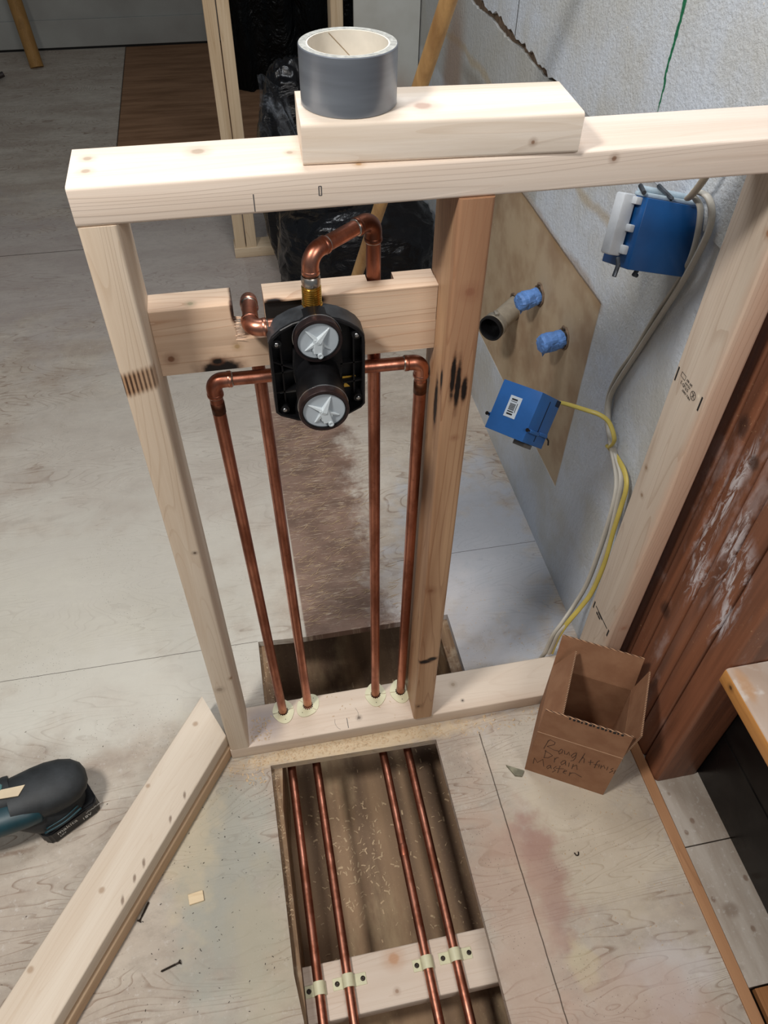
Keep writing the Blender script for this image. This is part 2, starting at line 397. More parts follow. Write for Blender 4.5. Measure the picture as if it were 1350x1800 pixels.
# floor strip beyond the edging
t = NT('old_painted_strip'); c = t.mix(t.rng(t.noise((30, 5, 30), 4), 0.3, 0.7), srgb(190, 180, 168), srgb(164, 150, 136))
k = t.math('MULTIPLY', t.rng(t.voro((38, 30, 1)), 0.12, 0.22, 1.0, 0.0), t.rng(t.noise(11, 3), 0.42, 0.56))
c = t.mix(t.math('MULTIPLY', k, 0.7), c, srgb(120, 94, 76))
c = t.mix(t.math('MULTIPLY', t.blob((850, -450, 0), (14, 12, 50), 0.5, 0.5, 60), 0.5), c, srgb(110, 86, 66))
c = t.mix(t.math('MULTIPLY', t.rng(t.noise(90, 4, 0.7), 0.55, 0.7), 0.4), c, srgb(214, 210, 204)); t.bump(t.noise(180), 0.3)
M_STRIP = t.out(c, 0.8, spec=0.2)
bm = nb(); box(bm, 819, 1500, -333, 90, -19, -1); box(bm, 819, 1500, -566, -335.5, -19, -1)
fin('floor', bm, M_STRIP, kind='structure')
# cavity under the floor
t = NT('dirty_shaded_cavity')
n = t.rng(t.noise((13, 0.8, 4), 3, 0.5), 0.35, 0.65)  # soft strip shadows along y, painted into the colour of the dirty bottom
c = t.mix(n, srgb(164, 136, 108), srgb(112, 92, 76)); c = t.mix(t.math('MULTIPLY', t.rng(t.noise((9, 3, 3), 5, 0.7), 0.5, 0.7), 0.55), c, srgb(190, 168, 134))
c = t.mix(t.math('MULTIPLY', t.rng(t.noise(130, 4, 0.8), 0.58, 0.7), 0.5), c, srgb(196, 172, 136)); t.bump(t.noise(60), 0.4, 0.004)
M_CAV = t.out(c, 0.85, spec=0.2)
bm = nb(); box(bm, -3000, 1500, -1500, 4600, -260, -238)
fin('floor', bm, M_CAV, kind='structure')
M_JOIST = wood('old_joist', srgb(150, 122, 92), srgb(96, 70, 50), 'y', seed=9, streak=0.8, dust=0.5, dustcol=(186, 170, 146))
for (x0, x1, lb) in ((58, 97, 'old brown floor joist along the left side of the floor openings'), (487, 525, 'old brown floor joist along the right side of the floor openings')):
    bm = nb()
    if x0 < 100: prism(bm, [(50, -1500), (88, -1500), (88, -110), (96, -18), (98, 700), (50, 700)], -238, -19.5, 'xy')
    else: beam(bm, x0, x1, -1500, 700, -238, -19.5, 'y', 1.5)
    fin('floor_joist', bm, M_JOIST, label=lb, cat='joist', group=None)
# sheathing wall on the right
def ragged(y0, y1, zf, amp, step, seed, inner):
    r = random.Random(seed); pts = []; y = y0
    while y < y1:
        pts.append((y, zf(y)+r.uniform(-amp, amp)+3*math.sin(y*0.03+seed))); y += step*r.uniform(0.5, 1.5)
    pts.append((y1, zf(y1))); return pts
bm = nb()
lowtop = ragged(800, 1895, lambda y: 950-(y-800)*0.0, 3.0, 16, 3, True)
prism(bm, [(42, 0), (1895, 0)] + lowtop[::-1] + [(780, 960), (42, 960)], 790, 803, 'yz')
upbot = ragged(760, 1895, lambda y: 960+min(14, (y-760)*0.04), 5.0, 14, 5, False)
prism(bm, [(42, 960), (758, 960)] + upbot + [(1895, 2400), (42, 2400)], 786, 803, 'yz')
box(bm, 803, 812, 42, 1895, 0, 2400)
fin('wall_right', bm, M_WALL, kind='structure')
bm = nb(); box(bm, 796, 802.9, 765, 1893, 930, 992); fin('trim_1', bm, M_BREAK, kind='structure')
# back wall with baseboard
M_BACK = NT('grey_painted_board'); c = M_BACK.mix(M_BACK.rng(M_BACK.noise(3), 0.3, 0.7), srgb(170, 170, 164), srgb(156, 154, 148)); M_BACK = M_BACK.out(c, 0.6)
bm = nb(); box(bm, -3000, 900, 4575, 4600, 0, 2400); fin('wall_back', bm, M_BACK, kind='structure')
bm = nb(); beam(bm, -3000, 225, 4560, 4574.5, 12, 150, 'x', 2); fin('baseboard_back', bm, M_BACK, kind='structure')
bm = nb(); box(bm, -3000, 225, 4564, 4574, 0, 12); fin('baseboard_gap_shade', bm, M_DARK, kind='structure')  # dark strip standing in for the shade in the gap below the baseboard
# partition behind the bags
M_DRY = NT('primed_wallboard'); c = M_DRY.mix(M_DRY.rng(M_DRY.noise(6, 4), 0.3, 0.7), srgb(176, 177, 172), srgb(160, 158, 150))
c = M_DRY.mix(M_DRY.math('MULTIPLY', M_DRY.blob((730, 1890, 500), (60, 60, 130), 0.5, 0.5, 5), 0.5), c, srgb(150, 116, 92)); M_DRY = M_DRY.out(c, 0.75)
bm = nb(); box(bm, 582, 785.5, 1882, 1893, 40, 2400); fin('wall_back', bm, M_DRY, kind='structure')
# edging strip along the floor
bm = nb(); beam(bm, 796.3, 817.5, -1300, -40, -19, 3, 'y', 1.5)
fin('trim_3', bm, wood('edging_wood', srgb(182, 136, 98), srgb(150, 106, 74), 'y', seed=12, streak=0.4), kind='structure')

# ------------------------------------------------------------------ FRAMED HALF WALL
H = 1159
fr = empty('stud_framing', (380, 45, 0), 'knee-high framed opening of bare softwood studs and plates holding the shower valve', 'stud frame')
fr['label'] = 'chest-high frame of bare softwood studs and plates around the shower valve'
M_TOP = wood('top_plate_wood', srgb(226, 212, 198), srgb(202, 180, 160), 'x', seed=1, streak=0.5, rings=0.14,
    knots=[((16, 62, 1159), 4, (160, 142, 124)), ((16, 34, 1159), 4, (160, 142, 124)), ((120, 62, 1159), 6, (160, 142, 124)), ((208, 45, 1159), 3, (160, 142, 124)), ((770, 0, 1138), 4, (110, 70, 50)), ((530, 0, 1150), 2.5, (120, 84, 60)), ((270, 8, 1159), 3, (176, 140, 100))])
bm = nb(); beam(bm, 0, 800, 0, 89, H-38, H, 'x', 3.5); fin('top_plate', bm, M_TOP, fr, True, autos=35)
M_BOT = wood('bottom_plate_wood', srgb(220, 204, 186), srgb(196, 172, 150), 'x', seed=2, streak=0.5, rings=0.15,
    knots=[((262, 22, 38), 3, (110, 96, 84)), ((470, 60, 38), 4, (170, 150, 128)), ((480, 20, 38), 2, (60, 50, 44))],
    stains=[((70, 45, 38), (40, 38, 20), (156, 146, 146), 0.75)])
bm = nb(); beam(bm, 0, 751, 0, 89, 0.3, 38, 'x', 3); fin('bottom_plate', bm, M_BOT, fr, True, autos=35)
M_LST = wood('left_stud_wood', srgb(216, 200, 180), srgb(190, 166, 140), 'z', seed=4, streak=0.55, rings=0.25,
    knots=[((12, 0, 270), 5, (160, 142, 124)), ((30, 0, 640), 2, (80, 60, 50)), ((36, 0, 300), 3, (150, 120, 90))])
# torch marks on the left stud: a row of short scorched ribs
tl = bpy.data.materials['left_stud_wood']
def scorch_rows(mat, x0, x1, z0, z1, n, y=0.0, ymax=14):
    nt = mat.node_tree; b = nt.nodes['Principled BSDF']; lk = b.inputs['Base Color'].links[0]; src = lk.from_socket
    t = NT.__new__(NT); t.m = mat; t.t = nt; t.n = nt.nodes; t.l = nt.links; t.b = b
    t.pos = [q for q in nt.nodes if q.bl_idname == 'ShaderNodeNewGeometry'][0].outputs['Position']
    s = t.n.new('ShaderNodeSeparateXYZ'); t.l.new(t.pos, s.inputs[0])
    wv = t.math('SINE', t.math('MULTIPLY', t.math('SUBTRACT', s.outputs[0], x0*MM), 2*math.pi*n/((x1-x0)*MM)))
    rib = t.rng(t.math('ADD', wv, t.math('MULTIPLY', t.noise(160), 0.8)), 0.1, 0.9)
    zc = (z0+z1)/2; zz = t.math('ABSOLUTE', t.math('SUBTRACT', t.math('ADD', s.outputs[2], t.math('MULTIPLY', s.outputs[0], -0.25)), zc*MM-0.25*(x0+x1)/2*MM))
    lim = t.rng(zz, (z1-z0)/2*MM*0.5, (z1-z0)/2*MM*1.1, 1.0, 0.0)
    fade = t.rng(s.outputs[0], x0*MM, x1*MM, 1.0, 0.75)
    ym = t.rng(s.outputs[1], 0.002, ymax*MM, 1.0, 0.0)
    m = t.math('MULTIPLY', t.math('MULTIPLY', lim, fade), ym)
    c = t.mix(t.math('MULTIPLY', m, 0.75), src, srgb(150, 104, 62)); c = t.mix(t.math('MULTIPLY', m, t.math('MULTIPLY', rib, 0.95)), c, srgb(52, 32, 20))
    t.l.new(c, b.inputs['Base Color'])
scorch_rows(M_LST, -1, 38, 922, 958, 8)
bm = nb(); beam(bm, 0, 38, 0, 89, 38.2, H-38.2, 'z', 4.5); fin('stud', bm, M_LST, fr, True, autos=35)
M_RST = wood('reclaimed_stud_wood', srgb(188, 152, 118), srgb(142, 104, 76), 'z', seed=6, streak=0.9, rings=0.4, rough=0.45,
    knots=[((392, 0, 1015), 6, (110, 56, 36)), ((380, 0, 470), 5, (120, 76, 50)), ((378, 0, 90), 4, (70, 44, 30)), ((392, 0, 800), 3, (120, 70, 48))],
    burns=[((382, -3, 900), (3, 10, 30)), ((389, -3, 885), (3.2, 10, 36)), ((398, -3, 878), (3.5, 10, 16)), ((371, 25, 838), (12, 7, 36)), ((371, 8, 890), (6, 4, 14)), ((383, -3, 254), (12, 8, 6)), ((396, -3, 260), (8, 8, 5))],
    stains=[((390, 0, 1080), (30, 12, 190), (172, 130, 102), 0.4)])
M_RST.name = 'reclaimed_stud_wood'
bm = nb(); beam(bm, 371, 409, -3, 89, 38.2, H-38.2, 'z', 4); fin('stud', bm, M_RST, fr, True, autos=35, label='weathered orange-brown reused stud with scorch marks')
M_WST = wood('wall_stud_wood', srgb(208, 192, 174), srgb(182, 160, 140), 'z', seed=8, streak=0.5, rings=0.45,
    knots=[((752, 30, 1080), 4, (120, 86, 64)), ((752, 12, 1045), 4, (150, 104, 70)), ((752, 74, 610), 3, (140, 112, 86)), ((752, 60, 560), 3, (140, 112, 86)), ((775, 0, 250), 5, (150, 104, 84)), ((752, 20, 800), 2, (230, 214, 190))],
    stains=[((775, 0, 600), (26, 14, 700), (206, 160, 132), 0.55)])
bm = nb(); beam(bm, 752, 789.5, 0, 89, 0.3, H-38.2, 'z', 4.5); ws = fin('stud', bm, M_WST, fr, True, autos=35, label='pale stud with black grade stamps against the wall')
# grade stamps on its left face (x=752): bars and small letters
def stamp(zc, parent, lines, up=True, hgt=24):
    bm = nb()
    if up:
        for (ya, za, yb, zb) in ((82, zc+12, 82, zc-12), (11, zc+12, 11, zc-12)):
            b_ = nb(); box(b_, 751.7, 752.3, ya-1.6, ya+1.6, zb, za); fin('stamp_bar', b_, M_INK, parent)
        tube(bm, [V((751.8, 31+6.5*math.cos(a*math.pi/10), zc-1+6.5*math.sin(a*math.pi/10))) for a in range(21)], 0.45, 5)
        for q in (((25.5, -4), (36, 3)), ((27, 4), (35, -6)), ((31, -6), (31, 5))): tube(bm, [V((751.8, q[0][0], zc+q[0][1])), V((751.8, q[1][0], zc+q[1][1]))], 0.4, 5)
        for (a, b) in (((72, 4), (60, 4)), ((60, 4), (60, 11)), ((60, 11), (72, 11)), ((72, 11), (72, 4))): tube(bm, [V((751.8, a[0], zc+a[1])), V((751.8, b[0], zc+b[1]))], 0.35, 5)
    else:
        for ya in (79, 10): b_ = nb(); box(b_, 751.7, 752.3, ya-1.9, ya+1.9, zc-11, zc+9); fin('stamp_bar', b_, M_INK, parent)
        box(bm, 751.7, 752.3, 17, 72, zc+2.4, zc+5); box(bm, 751.7, 752.3, 40, 60, zc-1, zc+1.5)
        for q in range(5): box(bm, 751.7, 752.3, 46+q*3.8, 48.6+q*3.8, zc-8-(q % 2)*1.2, zc-4)
    fin('grade_stamp', bm, M_INK, parent)
    for (s, yc, z, size) in lines:
        M = frameM((751.6, yc, z), (0, 1, 0), (0, 0, -1), (-1, 0, 0))
        textmesh('grade_stamp', s, size, M, M_INK, parent, 0.1)
stamp(793, ws, [('SPF 407', 48, 802, 5.2), ('KD-HT', 50, 796, 5), ('STUD 2', 56, 790, 7), ('MILL 0407', 46, 782.5, 5.6)])
stamp(227, ws, [('STUD', 56, 221, 7)], False)
# blocking between the studs, notched
M_BLK = wood('blocking_wood', srgb(218, 192, 166), srgb(184, 148, 120), 'x', seed=11, streak=0.5, rings=0.45,
    knots=[((52, 51, 930), 4, (110, 66, 40)), ((85, 60, 995), 3, (150, 140, 110)), ((130, 51, 938), 3, (160, 130, 90))],
    burns=[((108, 51, 910), (22, 12, 11)), ((104, 51, 920), (6, 6, 4)), ((131, 51, 985), (3, 8, 14)), ((131, 70, 985), (2.5, 24, 13)), ((228, 51, 990), (8, 9, 6)), ((178, 51, 993), (10, 4, 4))])
bm = nb()
box(bm, 38.2, 370.8, 51.08, 89, 907, 946.9)
beam(bm, 38.2, 131, 51, 88.95, 938, 995, 'x', 3.5)
box(bm, 167, 370.5, 59, 73, 946.8, 992); box(bm, 210, 370.5, 51.3, 59.2, 946.8, 992); box(bm, 167, 210.2, 51.3, 59.2, 946.8, 966)
beam(bm, 167, 370.8, 51, 73.2, 991.6, 995, 'x', 1.0)
box(bm, 167, 290, 73, 88.7, 946.8, 994.6); box(bm, 322, 370.5, 73, 88.7, 946.8, 994.6)
r2 = random.Random(2)
for k in range(26):      # saw splinters at the notch
    z = r2.uniform(946, 978); l = r2.uniform(3, 11); tube(bm, [V((130, 50.6+r2.uniform(0, 3), z)), V((131+l, 50.4+r2.uniform(-1, 5), z+r2.uniform(-2, 1)))], [0.8, 0.15], 4)
fin('blocking', bm, M_BLK, fr, True, autos=30, label='notched horizontal blocking with charred patches')
bm = nb(); box(bm, 167.3, 209.8, 55, 59.4, 966, 991.7); fin('charred_slot', bm, plain('char', (0.006, 0.005, 0.005), 0.7), fr)
# pencil layout marks
for q in (((166.8, 1124, 1141),), ((229.6, 1135, 1144), (232, 1135, 1144))):
    bm = nb()
    for (x, z0, z1) in q: box(bm, x-0.45, x+0.45, -0.25, 0.3, z0, z1)
    if len(q) == 2: box(bm, 229.6, 232, -0.25, 0.3, 1143.7, 1144.3); box(bm, 229.6, 232, -0.25, 0.3, 1134.7, 1135.3)
    fin('pencil_mark', bm, M_PENCIL, fr)
bm = nb(); box(bm, 236.4, 237.6, 3.5, 26, 37.9, 38.25); fin('pencil_mark', bm, M_PENCIL, fr)
for q in ([(213, 28, 38), (212, 18, 38), (216, 8, 38), (221, 4, 38)], [(258, 45, 38), (262, 32, 38), (258, 18, 38)]):
    bm = nb(); tube(bm, smoothline(q), 0.25, 4); fin('pencil_mark', bm, M_PENCIL, fr)

# ------------------------------------------------------------------ offcut and tape on the top plate
a = -0.0526; ex = (math.cos(a), math.sin(a), 0); ey = (-math.sin(a), math.cos(a), 0)
Mb = frameM((217, 10.6, H+0.2), ex, ey, (0, 0, 1))
bm = nb(); beam(bm, 0, 270.9, 0, 89, 0, 38, 'x', 4, Mb)
M_OFF = wood('offcut_wood', srgb(226, 214, 200), srgb(198, 176, 152), 'x', seed=15, streak=0.6, rings=0.2,
    knots=[((338, 38, 1197), 8, (168, 142, 128)), ((440, -2, 1172), 2, (130, 96, 70))])
fin('lumber_offcut', bm, M_OFF, None, True, autos=35, label='short pale board offcut lying flat on the frame under the tape roll', cat='board')
tp = empty('tape_roll', (270, 60, H+38.4), 'roll of silver-grey duct tape standing on the board offcut', 'tape')
z0 = H+38.5
t = NT('duct_tape_silver'); n = t.noise((4, 4, 40), 3)
c = t.mix(t.rng(n, 0.3, 0.7), srgb(128, 134, 142), srgb(100, 104, 112)); t.bump(t.noise((30, 30, 4), 2), 0.1, 0.001)
M_DUCT = t.out(c, 0.32, 0.45)
M_DUCTSIDE = plain('tape_side', srgb(158, 158, 152), 0.8, var=0.25, nscale=200, bump=0.6, bscale=300)
bm = nb(); lathe(bm, [(39, 0), (45.6, 0), (46.2, 0.6), (46.2, 50), (45.4, 50.8), (39, 50.8)], (270, 60, z0), (0, 0, 1), 96, close=True)
for f in bm.faces:
    c_ = f.calc_center_median(); r_ = math.hypot(c_.x-270, c_.y-60)
    f.material_index = 0 if r_ > 45.7 else 1
tape = fin('tape_winding', bm, None, tp, True, mats=[M_DUCT, M_DUCTSIDE], autos=40)
bm = nb(); lathe(bm, [(37.3, 0), (39.05, 0), (39.05, 50.4), (37.3, 50.4)], (270, 60, z0), (0, 0, 1), 96, close=True)
M_CORE = plain('paper_core', srgb(206, 200, 188), 0.75, var=0.05)
core = fin('cardboard_core', bm, M_CORE, tp, True, autos=40)
bm = nb()
pts = []
for k in range(17):
    u = k/16; an = math.radians(110-u*75); pts.append(V((270+37.1*math.cos(an), 60+37.1*math.sin(an), z0+49-u*49)))
tube(bm, pts, 0.45, 5); fin('core_seam', bm, plain('core_seam_brown', srgb(150, 130, 104), 0.8), core)
bm = nb()
# printed letters on the inside of the core, bent to its curve
cu = bpy.data.curves.new('printed_letters', 'FONT'); cu.body = 'Nas'; cu.size = 10; cu.extrude = 0.1; cu.align_x = 'LEFT'
o = bpy.data.objects.new('tmp', cu); COL.objects.link(o); bpy.context.view_layer.update()
me = bpy.data.meshes.new_from_object(o.evaluated_get(bpy.context.evaluated_depsgraph_get())); COL.objects.unlink(o); bpy.data.objects.remove(o)
bm.from_mesh(me)
for v in bm.verts:
    an = math.radians(42)-v.co.x/37.0; v.co = V((270+(37.1-v.co.z)*math.cos(an), 60+(37.1-v.co.z)*math.sin(an), z0+27+v.co.y))
fin('printed_letters', bm, plain('grey_print', srgb(96, 104, 108), 0.7), core)

# ------------------------------------------------------------------ SHOWER VALVE AND COPPER
sv = empty('shower_valve', (220, 20, 840), 'brass shower valve in a black plaster guard soldered to copper pipes', 'shower valve')
RP = 8.6; RF = 10.0
def pipe(p0, p1, r=RP, mat=None, nm='copper_pipe'):
    bm = nb(); tube(bm, [p0, p1], r, 24); return fin(nm, bm, mat or M_COPPER, sv, True, autos=50)
def elbow(p0, c, p1, rad=15, leg=11, r=RF, mat=None):
    """p0,p1: directions along which the pipes leave corner c"""
    c = V(c); u = (V(p0)-c).normalized(); v = (V(p1)-c).normalized()
    a_ = arc(p0, c, p1, rad, 10); bm = nb()
    s, e = a_[0]+u*leg, a_[-1]+v*leg
    tube(bm, [s]+a_+[e], [r]*(len(a_)+2), 24)
    for q, d in ((s, u), (e, v)): tube(bm, [q-d*5.2, q-d*4.4, q-d*0.6, q+d*0.4], [r-0.1, r+0.5, r+0.5, r-0.3], 24)
    el = fin('copper_elbow', bm, mat or M_COPPERF, sv, True, autos=50)
    for q, d in ((s, u), (e, v)):
        bm = nb(); tube(bm, [q-d*0.2, q+d*0.7, q+d*2.0], [r-0.1, r-0.5, RP+0.1], 24); fin('solder_joint', bm, M_SOLDER, el, True)
    return s, e
ZF = -60
# left supply
c1 = (93.5, 65, 882); b1 = (113, 65, ZF)
elbow((97.5+40, 65, 882), c1, (94.9, 65, 800), rad=12); pipe((115, 65, 882), (178, 65, 881)); pipe((93.9, 65, 860), (112.7, 65, -38))
bm = nb(); tube(bm, [(94.3, 65, 849), (94.7, 65, 832)], RP+0.35, 24); fin('flux_stain', bm, M_BURNT, sv, True)
# right supply
c4 = (360, 65, 877); b4 = (357.5, 65, ZF)
elbow((300, 65, 877.5), c4, (359.7, 65, 800), rad=12); pipe((262, 65, 879), (340, 65, 877.6)); pipe((359.9, 65, 858), (357.4, 65, -38))
bm = nb(); tube(bm, [(359.85, 65, 847), (359.8, 65, 828)], RP+0.35, 24); fin('flux_stain', bm, M_BURNT, sv, True)
# shower riser that loops back down behind the blocking
c3 = (299, 84, 1066); c3b = (220, 30, 1060)
elbow((220, 30, 1060), c3, (299.3, 84, 1000), mat=copper('heated_copper', srgb(158, 100, 78), srgb(108, 66, 50)))
pipe((285, 74.4, 1065), (234, 39.5, 1061)); elbow(c3, c3b, (219.5, 30, 1000), rad=16, leg=9, r=9.6)
pipe((299.2, 84, 1042), (305, 67, -38)); b3 = (305.4, 66, ZF)
# brass threaded adapter
bm = nb(); prof = [(0, 985), (12, 985), (12, 999), (11.4, 1000)]
z = 1000
while z < 1020: prof += [(9.6, z+0.6), (11.0, z+1.4), (11.0, z+1.9), (9.6, z+2.7)]; z += 2.7
prof += [(9.6, 1023), (9.6, 1028), (0, 1028)]
lathe(bm, prof, (219.5, 30, 0), (0, 0, 1), 32); bm2 = nb(); lathe(bm2, [(10.2, 1023), (10.8, 1025), (10.8, 1032), (9.5, 1034)], (219.5, 30, 0), (0, 0, 1), 28); fin('solder_joint', bm2, M_SOLDER, sv, True); fin('brass_adapter', bm, M_BRASS, sv, True, autos=35)
pipe((219.5, 30, 1026), (219.6, 30, 1039))
# tub outlet pipe
c2 = (148, 30, 974.5); c2b = (150.5, 101, 971)
elbow((173, 30, 975), c2, (149, 60, 973.6), rad=12, leg=6); pipe((160, 30, 974.8), (180, 30, 975))
elbow((148.6, 45, 974), c2b, (151, 100, 900), rad=11, leg=6, mat=M_COPPERF)
pipe((148.7, 46, 973.9), (150.1, 84, 971.8)); pipe((150.8, 100.6, 955), (164.2, 68, -38)); b2 = (164.4, 67.5, ZF)
# under-floor runs
for b in (b1, b2, b3, b4):
    elbow((b[0], b[1], 0), b, (b[0], -100, ZF)); pipe((b[0], b[1]-22, ZF), (b[0], -950, ZF))
bm = nb(); lathe(bm, [(RP, -120), (RP+0.6, -118), (RP+0.5, -100), (RP, -98)], (305.4, -110, ZF), (0, 1, 0), 24); fin('solder_joint', bm, M_COPPERF, sv, True)
# brass body behind the guard
bm = nb(); rbox(bm, 176, 264, 30, 79, 866, 896, 6, 3); lathe(bm, [(0, 0), (22, 0), (22, 48), (0, 48)], (220, 73, 940), (0, -1, 0), 28); lathe(bm, [(0, 0), (10, 0), (10, 45), (0, 45)], (219.5, 30, 945), (0, 0, 1), 24); tube(bm, [(176, 30, 975), (219, 34, 960)], 9, 16)
rbox(bm, 180, 260, 24, 50, 880, 955, 6, 3)
fin('valve_body', bm, plain('dark_brass', srgb(150, 120, 66), 0.4, 1.0), sv, True, autos=40)
# guard: outer shell with rim
OUT = [(165, 971), (169, 979), (179, 988), (193, 995), (206, 998.3), (219, 999.3), (233, 998), (246, 994), (258, 987), (267, 979.5), (273.3, 970), (274.2, 958), (273.8, 872), (269, 866), (252, 857), (238, 853.5), (205, 853), (190, 857), (170, 867), (164.8, 873)]
CEN = V((219.5, 932))
def inset(poly, d):
    o = []; n_ = len(poly)
    for i in range(n_):
        p, q, r_ = V(poly[i-1]), V(poly[i]), V(poly[(i+1) % n_])
        e1 = (q-p).normalized(); e2 = (r_-q).normalized(); nn = V((e1.y, -e1.x))+V((e2.y, -e2.x)); nn.normalize()
        if nn.dot(CEN-q) < 0: nn = -nn
        o.append(tuple(q+nn*d))
    return o
IN = inset(OUT, 3.2)
bm = nb()
def ringface(A, ya, B, yb):
    va = [bm.verts.new((p[0], ya, p[1])) for p in A]; vb = [bm.verts.new((p[0], yb, p[1])) for p in B]
    for i in range(len(A)): j = (i+1) % len(A); bm.faces.new([va[i], va[j], vb[j], vb[i]])
    return va, vb
ringface(OUT, 28, OUT, 1); ringface(OUT, 1, inset(OUT, 0.8), 0); ringface(inset(OUT, 0.8), 0, IN, 0); ringface(IN, 0, IN, 20)
bm.faces.new([bm.verts.new((p[0], 20, p[1])) for p in IN]); bm.faces.new([bm.verts.new((p[0], 28, p[1])) for p in OUT])
guard = fin('plaster_guard', bm, M_BLACK, sv)
bm = nb()   # paler outer lip along the top shoulder
seq = OUT[0:12]; sin_ = inset(OUT, -0.5)[0:12]
va = [bm.verts.new((p[0], 29, p[1])) for p in sin_]; vb = [bm.verts.new((p[0], 3, p[1])) for p in sin_]
vc = [bm.verts.new((p[0], 29, p[1])) for p in seq]; vd = [bm.verts.new((p[0], 3, p[1])) for p in seq]
for i in range(11):
    for A_, B_ in ((va, vb), (vb, vd), (vd, vc), (vc, va)): bm.faces.new([A_[i], A_[i+1], B_[i+1], B_[i]])
fin('guard_lip', bm, M_BLACK2, guard, True, autos=40)
bm = nb()   # moulded ribs
for (x0, z0_, x1, z1_) in ((168, 924, 196, 926), (168, 941, 194, 927), (243, 928, 272, 929), (168, 896, 198, 899), (244, 900, 271, 902), (190, 865, 196, 890), (246, 865, 243, 890), (178, 872, 178, 976), (262, 872, 262, 976), (196, 995, 202, 980), (242, 994, 238, 980)):
    d = V((x1-x0, 0, z1_-z0_)); L = d.length; d.normalize(); n_ = V((-d.z, 0, d.x))
    M = frameM((x0, 20, z0_), d, (0, -1, 0), n_); box(bm, 0, L, -1, 11, -0.9, 0.9, M)
for (x, z) in ((174, 968), (265, 970), (176, 874), (266, 880)):
    b_ = nb(); lathe(b_, [(0, 0), (6.2, 0), (5.6, 17), (0, 17)], (x, 20.5, z), (0, -1, 0), 20); fin('screw_boss', b_, M_BLACK, guard, True, autos=40)
fin('guard_ribs', bm, M_BLACK, guard, True, autos=40)
for (x, z) in ((174, 968), (265, 970), (176, 874), (266, 880), (197, 924)):
    bm = nb(); lathe(bm, [(0, 0), (2.6, 0), (3.0, 1.5), (1.2, 2.0), (0, 1.2)], (x, 3.6 if x != 197 else 16, z), (0, -1, 0), 16); fin('screw', bm, M_STEEL, guard, True)
bm = nb(); rbox(bm, 172, 196, 17, 19, 888, 897, 0.9, 2); fin('spirit_level', bm, plain('grey_vial', srgb(150, 150, 146), 0.3, var=0.2, nscale=300), guard, True)
bm = nb(); box(bm, 249, 265, 16.5, 17.5, 900, 903.5); prism(bm, [(250, 888), (258, 888), (251.5, 896)], 16.5, 17.5, 'xz'); fin('warning_label', bm, plain('yellow_print', srgb(206, 160, 60), 0.5), guard)
def barrel(cx, cz, y1, tilt, rot, k):
    ax = V((tilt[0], -1, tilt[1])).normalized(); o_ = V((cx, 20, cz)); L = 20-y1
    bm = nb(); lathe(bm, [(27.5*k, -1), (27.5*k, L*0.45), (29.2*k, L*0.5), (29.2*k, L-3), (28.6*k, L), (25*k, L), (24.6*k, L-7), (0, L-7)], o_, ax, 48)
    b = fin('valve_barrel', bm, M_BLACK, sv, True, autos=35)
    bm = nb(); lathe(bm, [(29.3*k, L-11), (29.9*k, L-10.5), (29.9*k, L-0.6), (29.3*k, L+0.5), (26.2*k, L+0.5), (25.8*k, L-3), (29.0*k, L-11)], o_, ax, 48); fin('retaining_ring', bm, M_RING, b, True, autos=35)
    bm = nb(); lathe(bm, [(28.8*k, L-11.5), (30.3*k, L-11), (30.3*k, L-10), (29*k, L-9.5)], o_, ax, 48); fin('chrome_band', bm, M_STEEL, b, True, autos=35)
    bm = nb(); lathe(bm, [(0, L-8), (25.6*k, L-8), (25.6*k, L-2.6), (25*k, L-2), (0, L-2)], o_, ax, 48); pl = fin('test_plug', bm, M_GREYCAP, b, True, autos=35)
    # raised star grip: four unequal fins and a nub
    up = ax.cross(V((1, 0, 0))).normalized(); up = up if up.z > 0 else -up; rt = V((1, 0, 0)); rt = (rt-ax*rt.dot(ax)).normalized()
    Mf = frameM(o_+ax*(L-2.2), rt, up, ax) @ Matrix.Rotation(math.radians(rot), 4, 'Z') @ Matrix.Scale(k, 4)
    bm = nb()
    for an, ln, w0, h0 in ((52, 22, 9, 4.5), (138, 22, 6, 4), (222, 22, 8, 4.5), (318, 21, 6, 4)):
        R = Mf @ Matrix.Rotation(math.radians(an), 4, 'Z')
        A = [(0, -w0/2, 0), (ln, -0.8, 0), (ln, 0.8, 0), (0, w0/2, 0)]; B = [(0, -w0/3, h0+1.5), (ln*0.9, -0.4, 1.2), (ln*0.9, 0.4, 1.2), (0, w0/3, h0+1.5)]
        va = [bm.verts.new(R @ V(p)) for p in A]; vb = [bm.verts.new(R @ V(p)) for p in B]
        bm.faces.new(va[::-1]); bm.faces.new(vb)
        for i in range(4): bm.faces.new([va[i], va[(i+1) % 4], vb[(i+1) % 4], vb[i]])
    rbox(bm, -5.5, 5.5, -17, 4, 0, 5.0, 1, 2, Mf); prism(bm, [(-6, 2), (6, 2), (7.5, -9), (2, -18), (-7, -13)], 0, 3.2, 'xy', Mf)
    lathe(bm, [(0, 0), (3.2, 0), (3.2, 7), (1.6, 7), (1.4, 6.4), (0, 6.4)], Mf @ V((2.5, -19, -1)), ax, 20)
    fin('plug_grip', bm, plain('pale_grey_grip', srgb(190, 198, 202), 0.4, var=0.03), pl)
barrel(218.8, 977, -12, (0.02, 0.0), -4, 0.92); barrel(218, 919, -62, (-0.02, 0.0), 14, 0.95)
bm = nb(); prism(bm, [(192, 958), (247, 958), (249, 925), (246, 905), (192, 905), (190, 925)], 20.5, 6, 'xz'); bmesh.ops.bevel(bm, geom=list(bm.edges), offset=3, segments=2, affect='EDGES')
fin('guard_bridge', bm, M_BLACK, guard, True, autos=40)

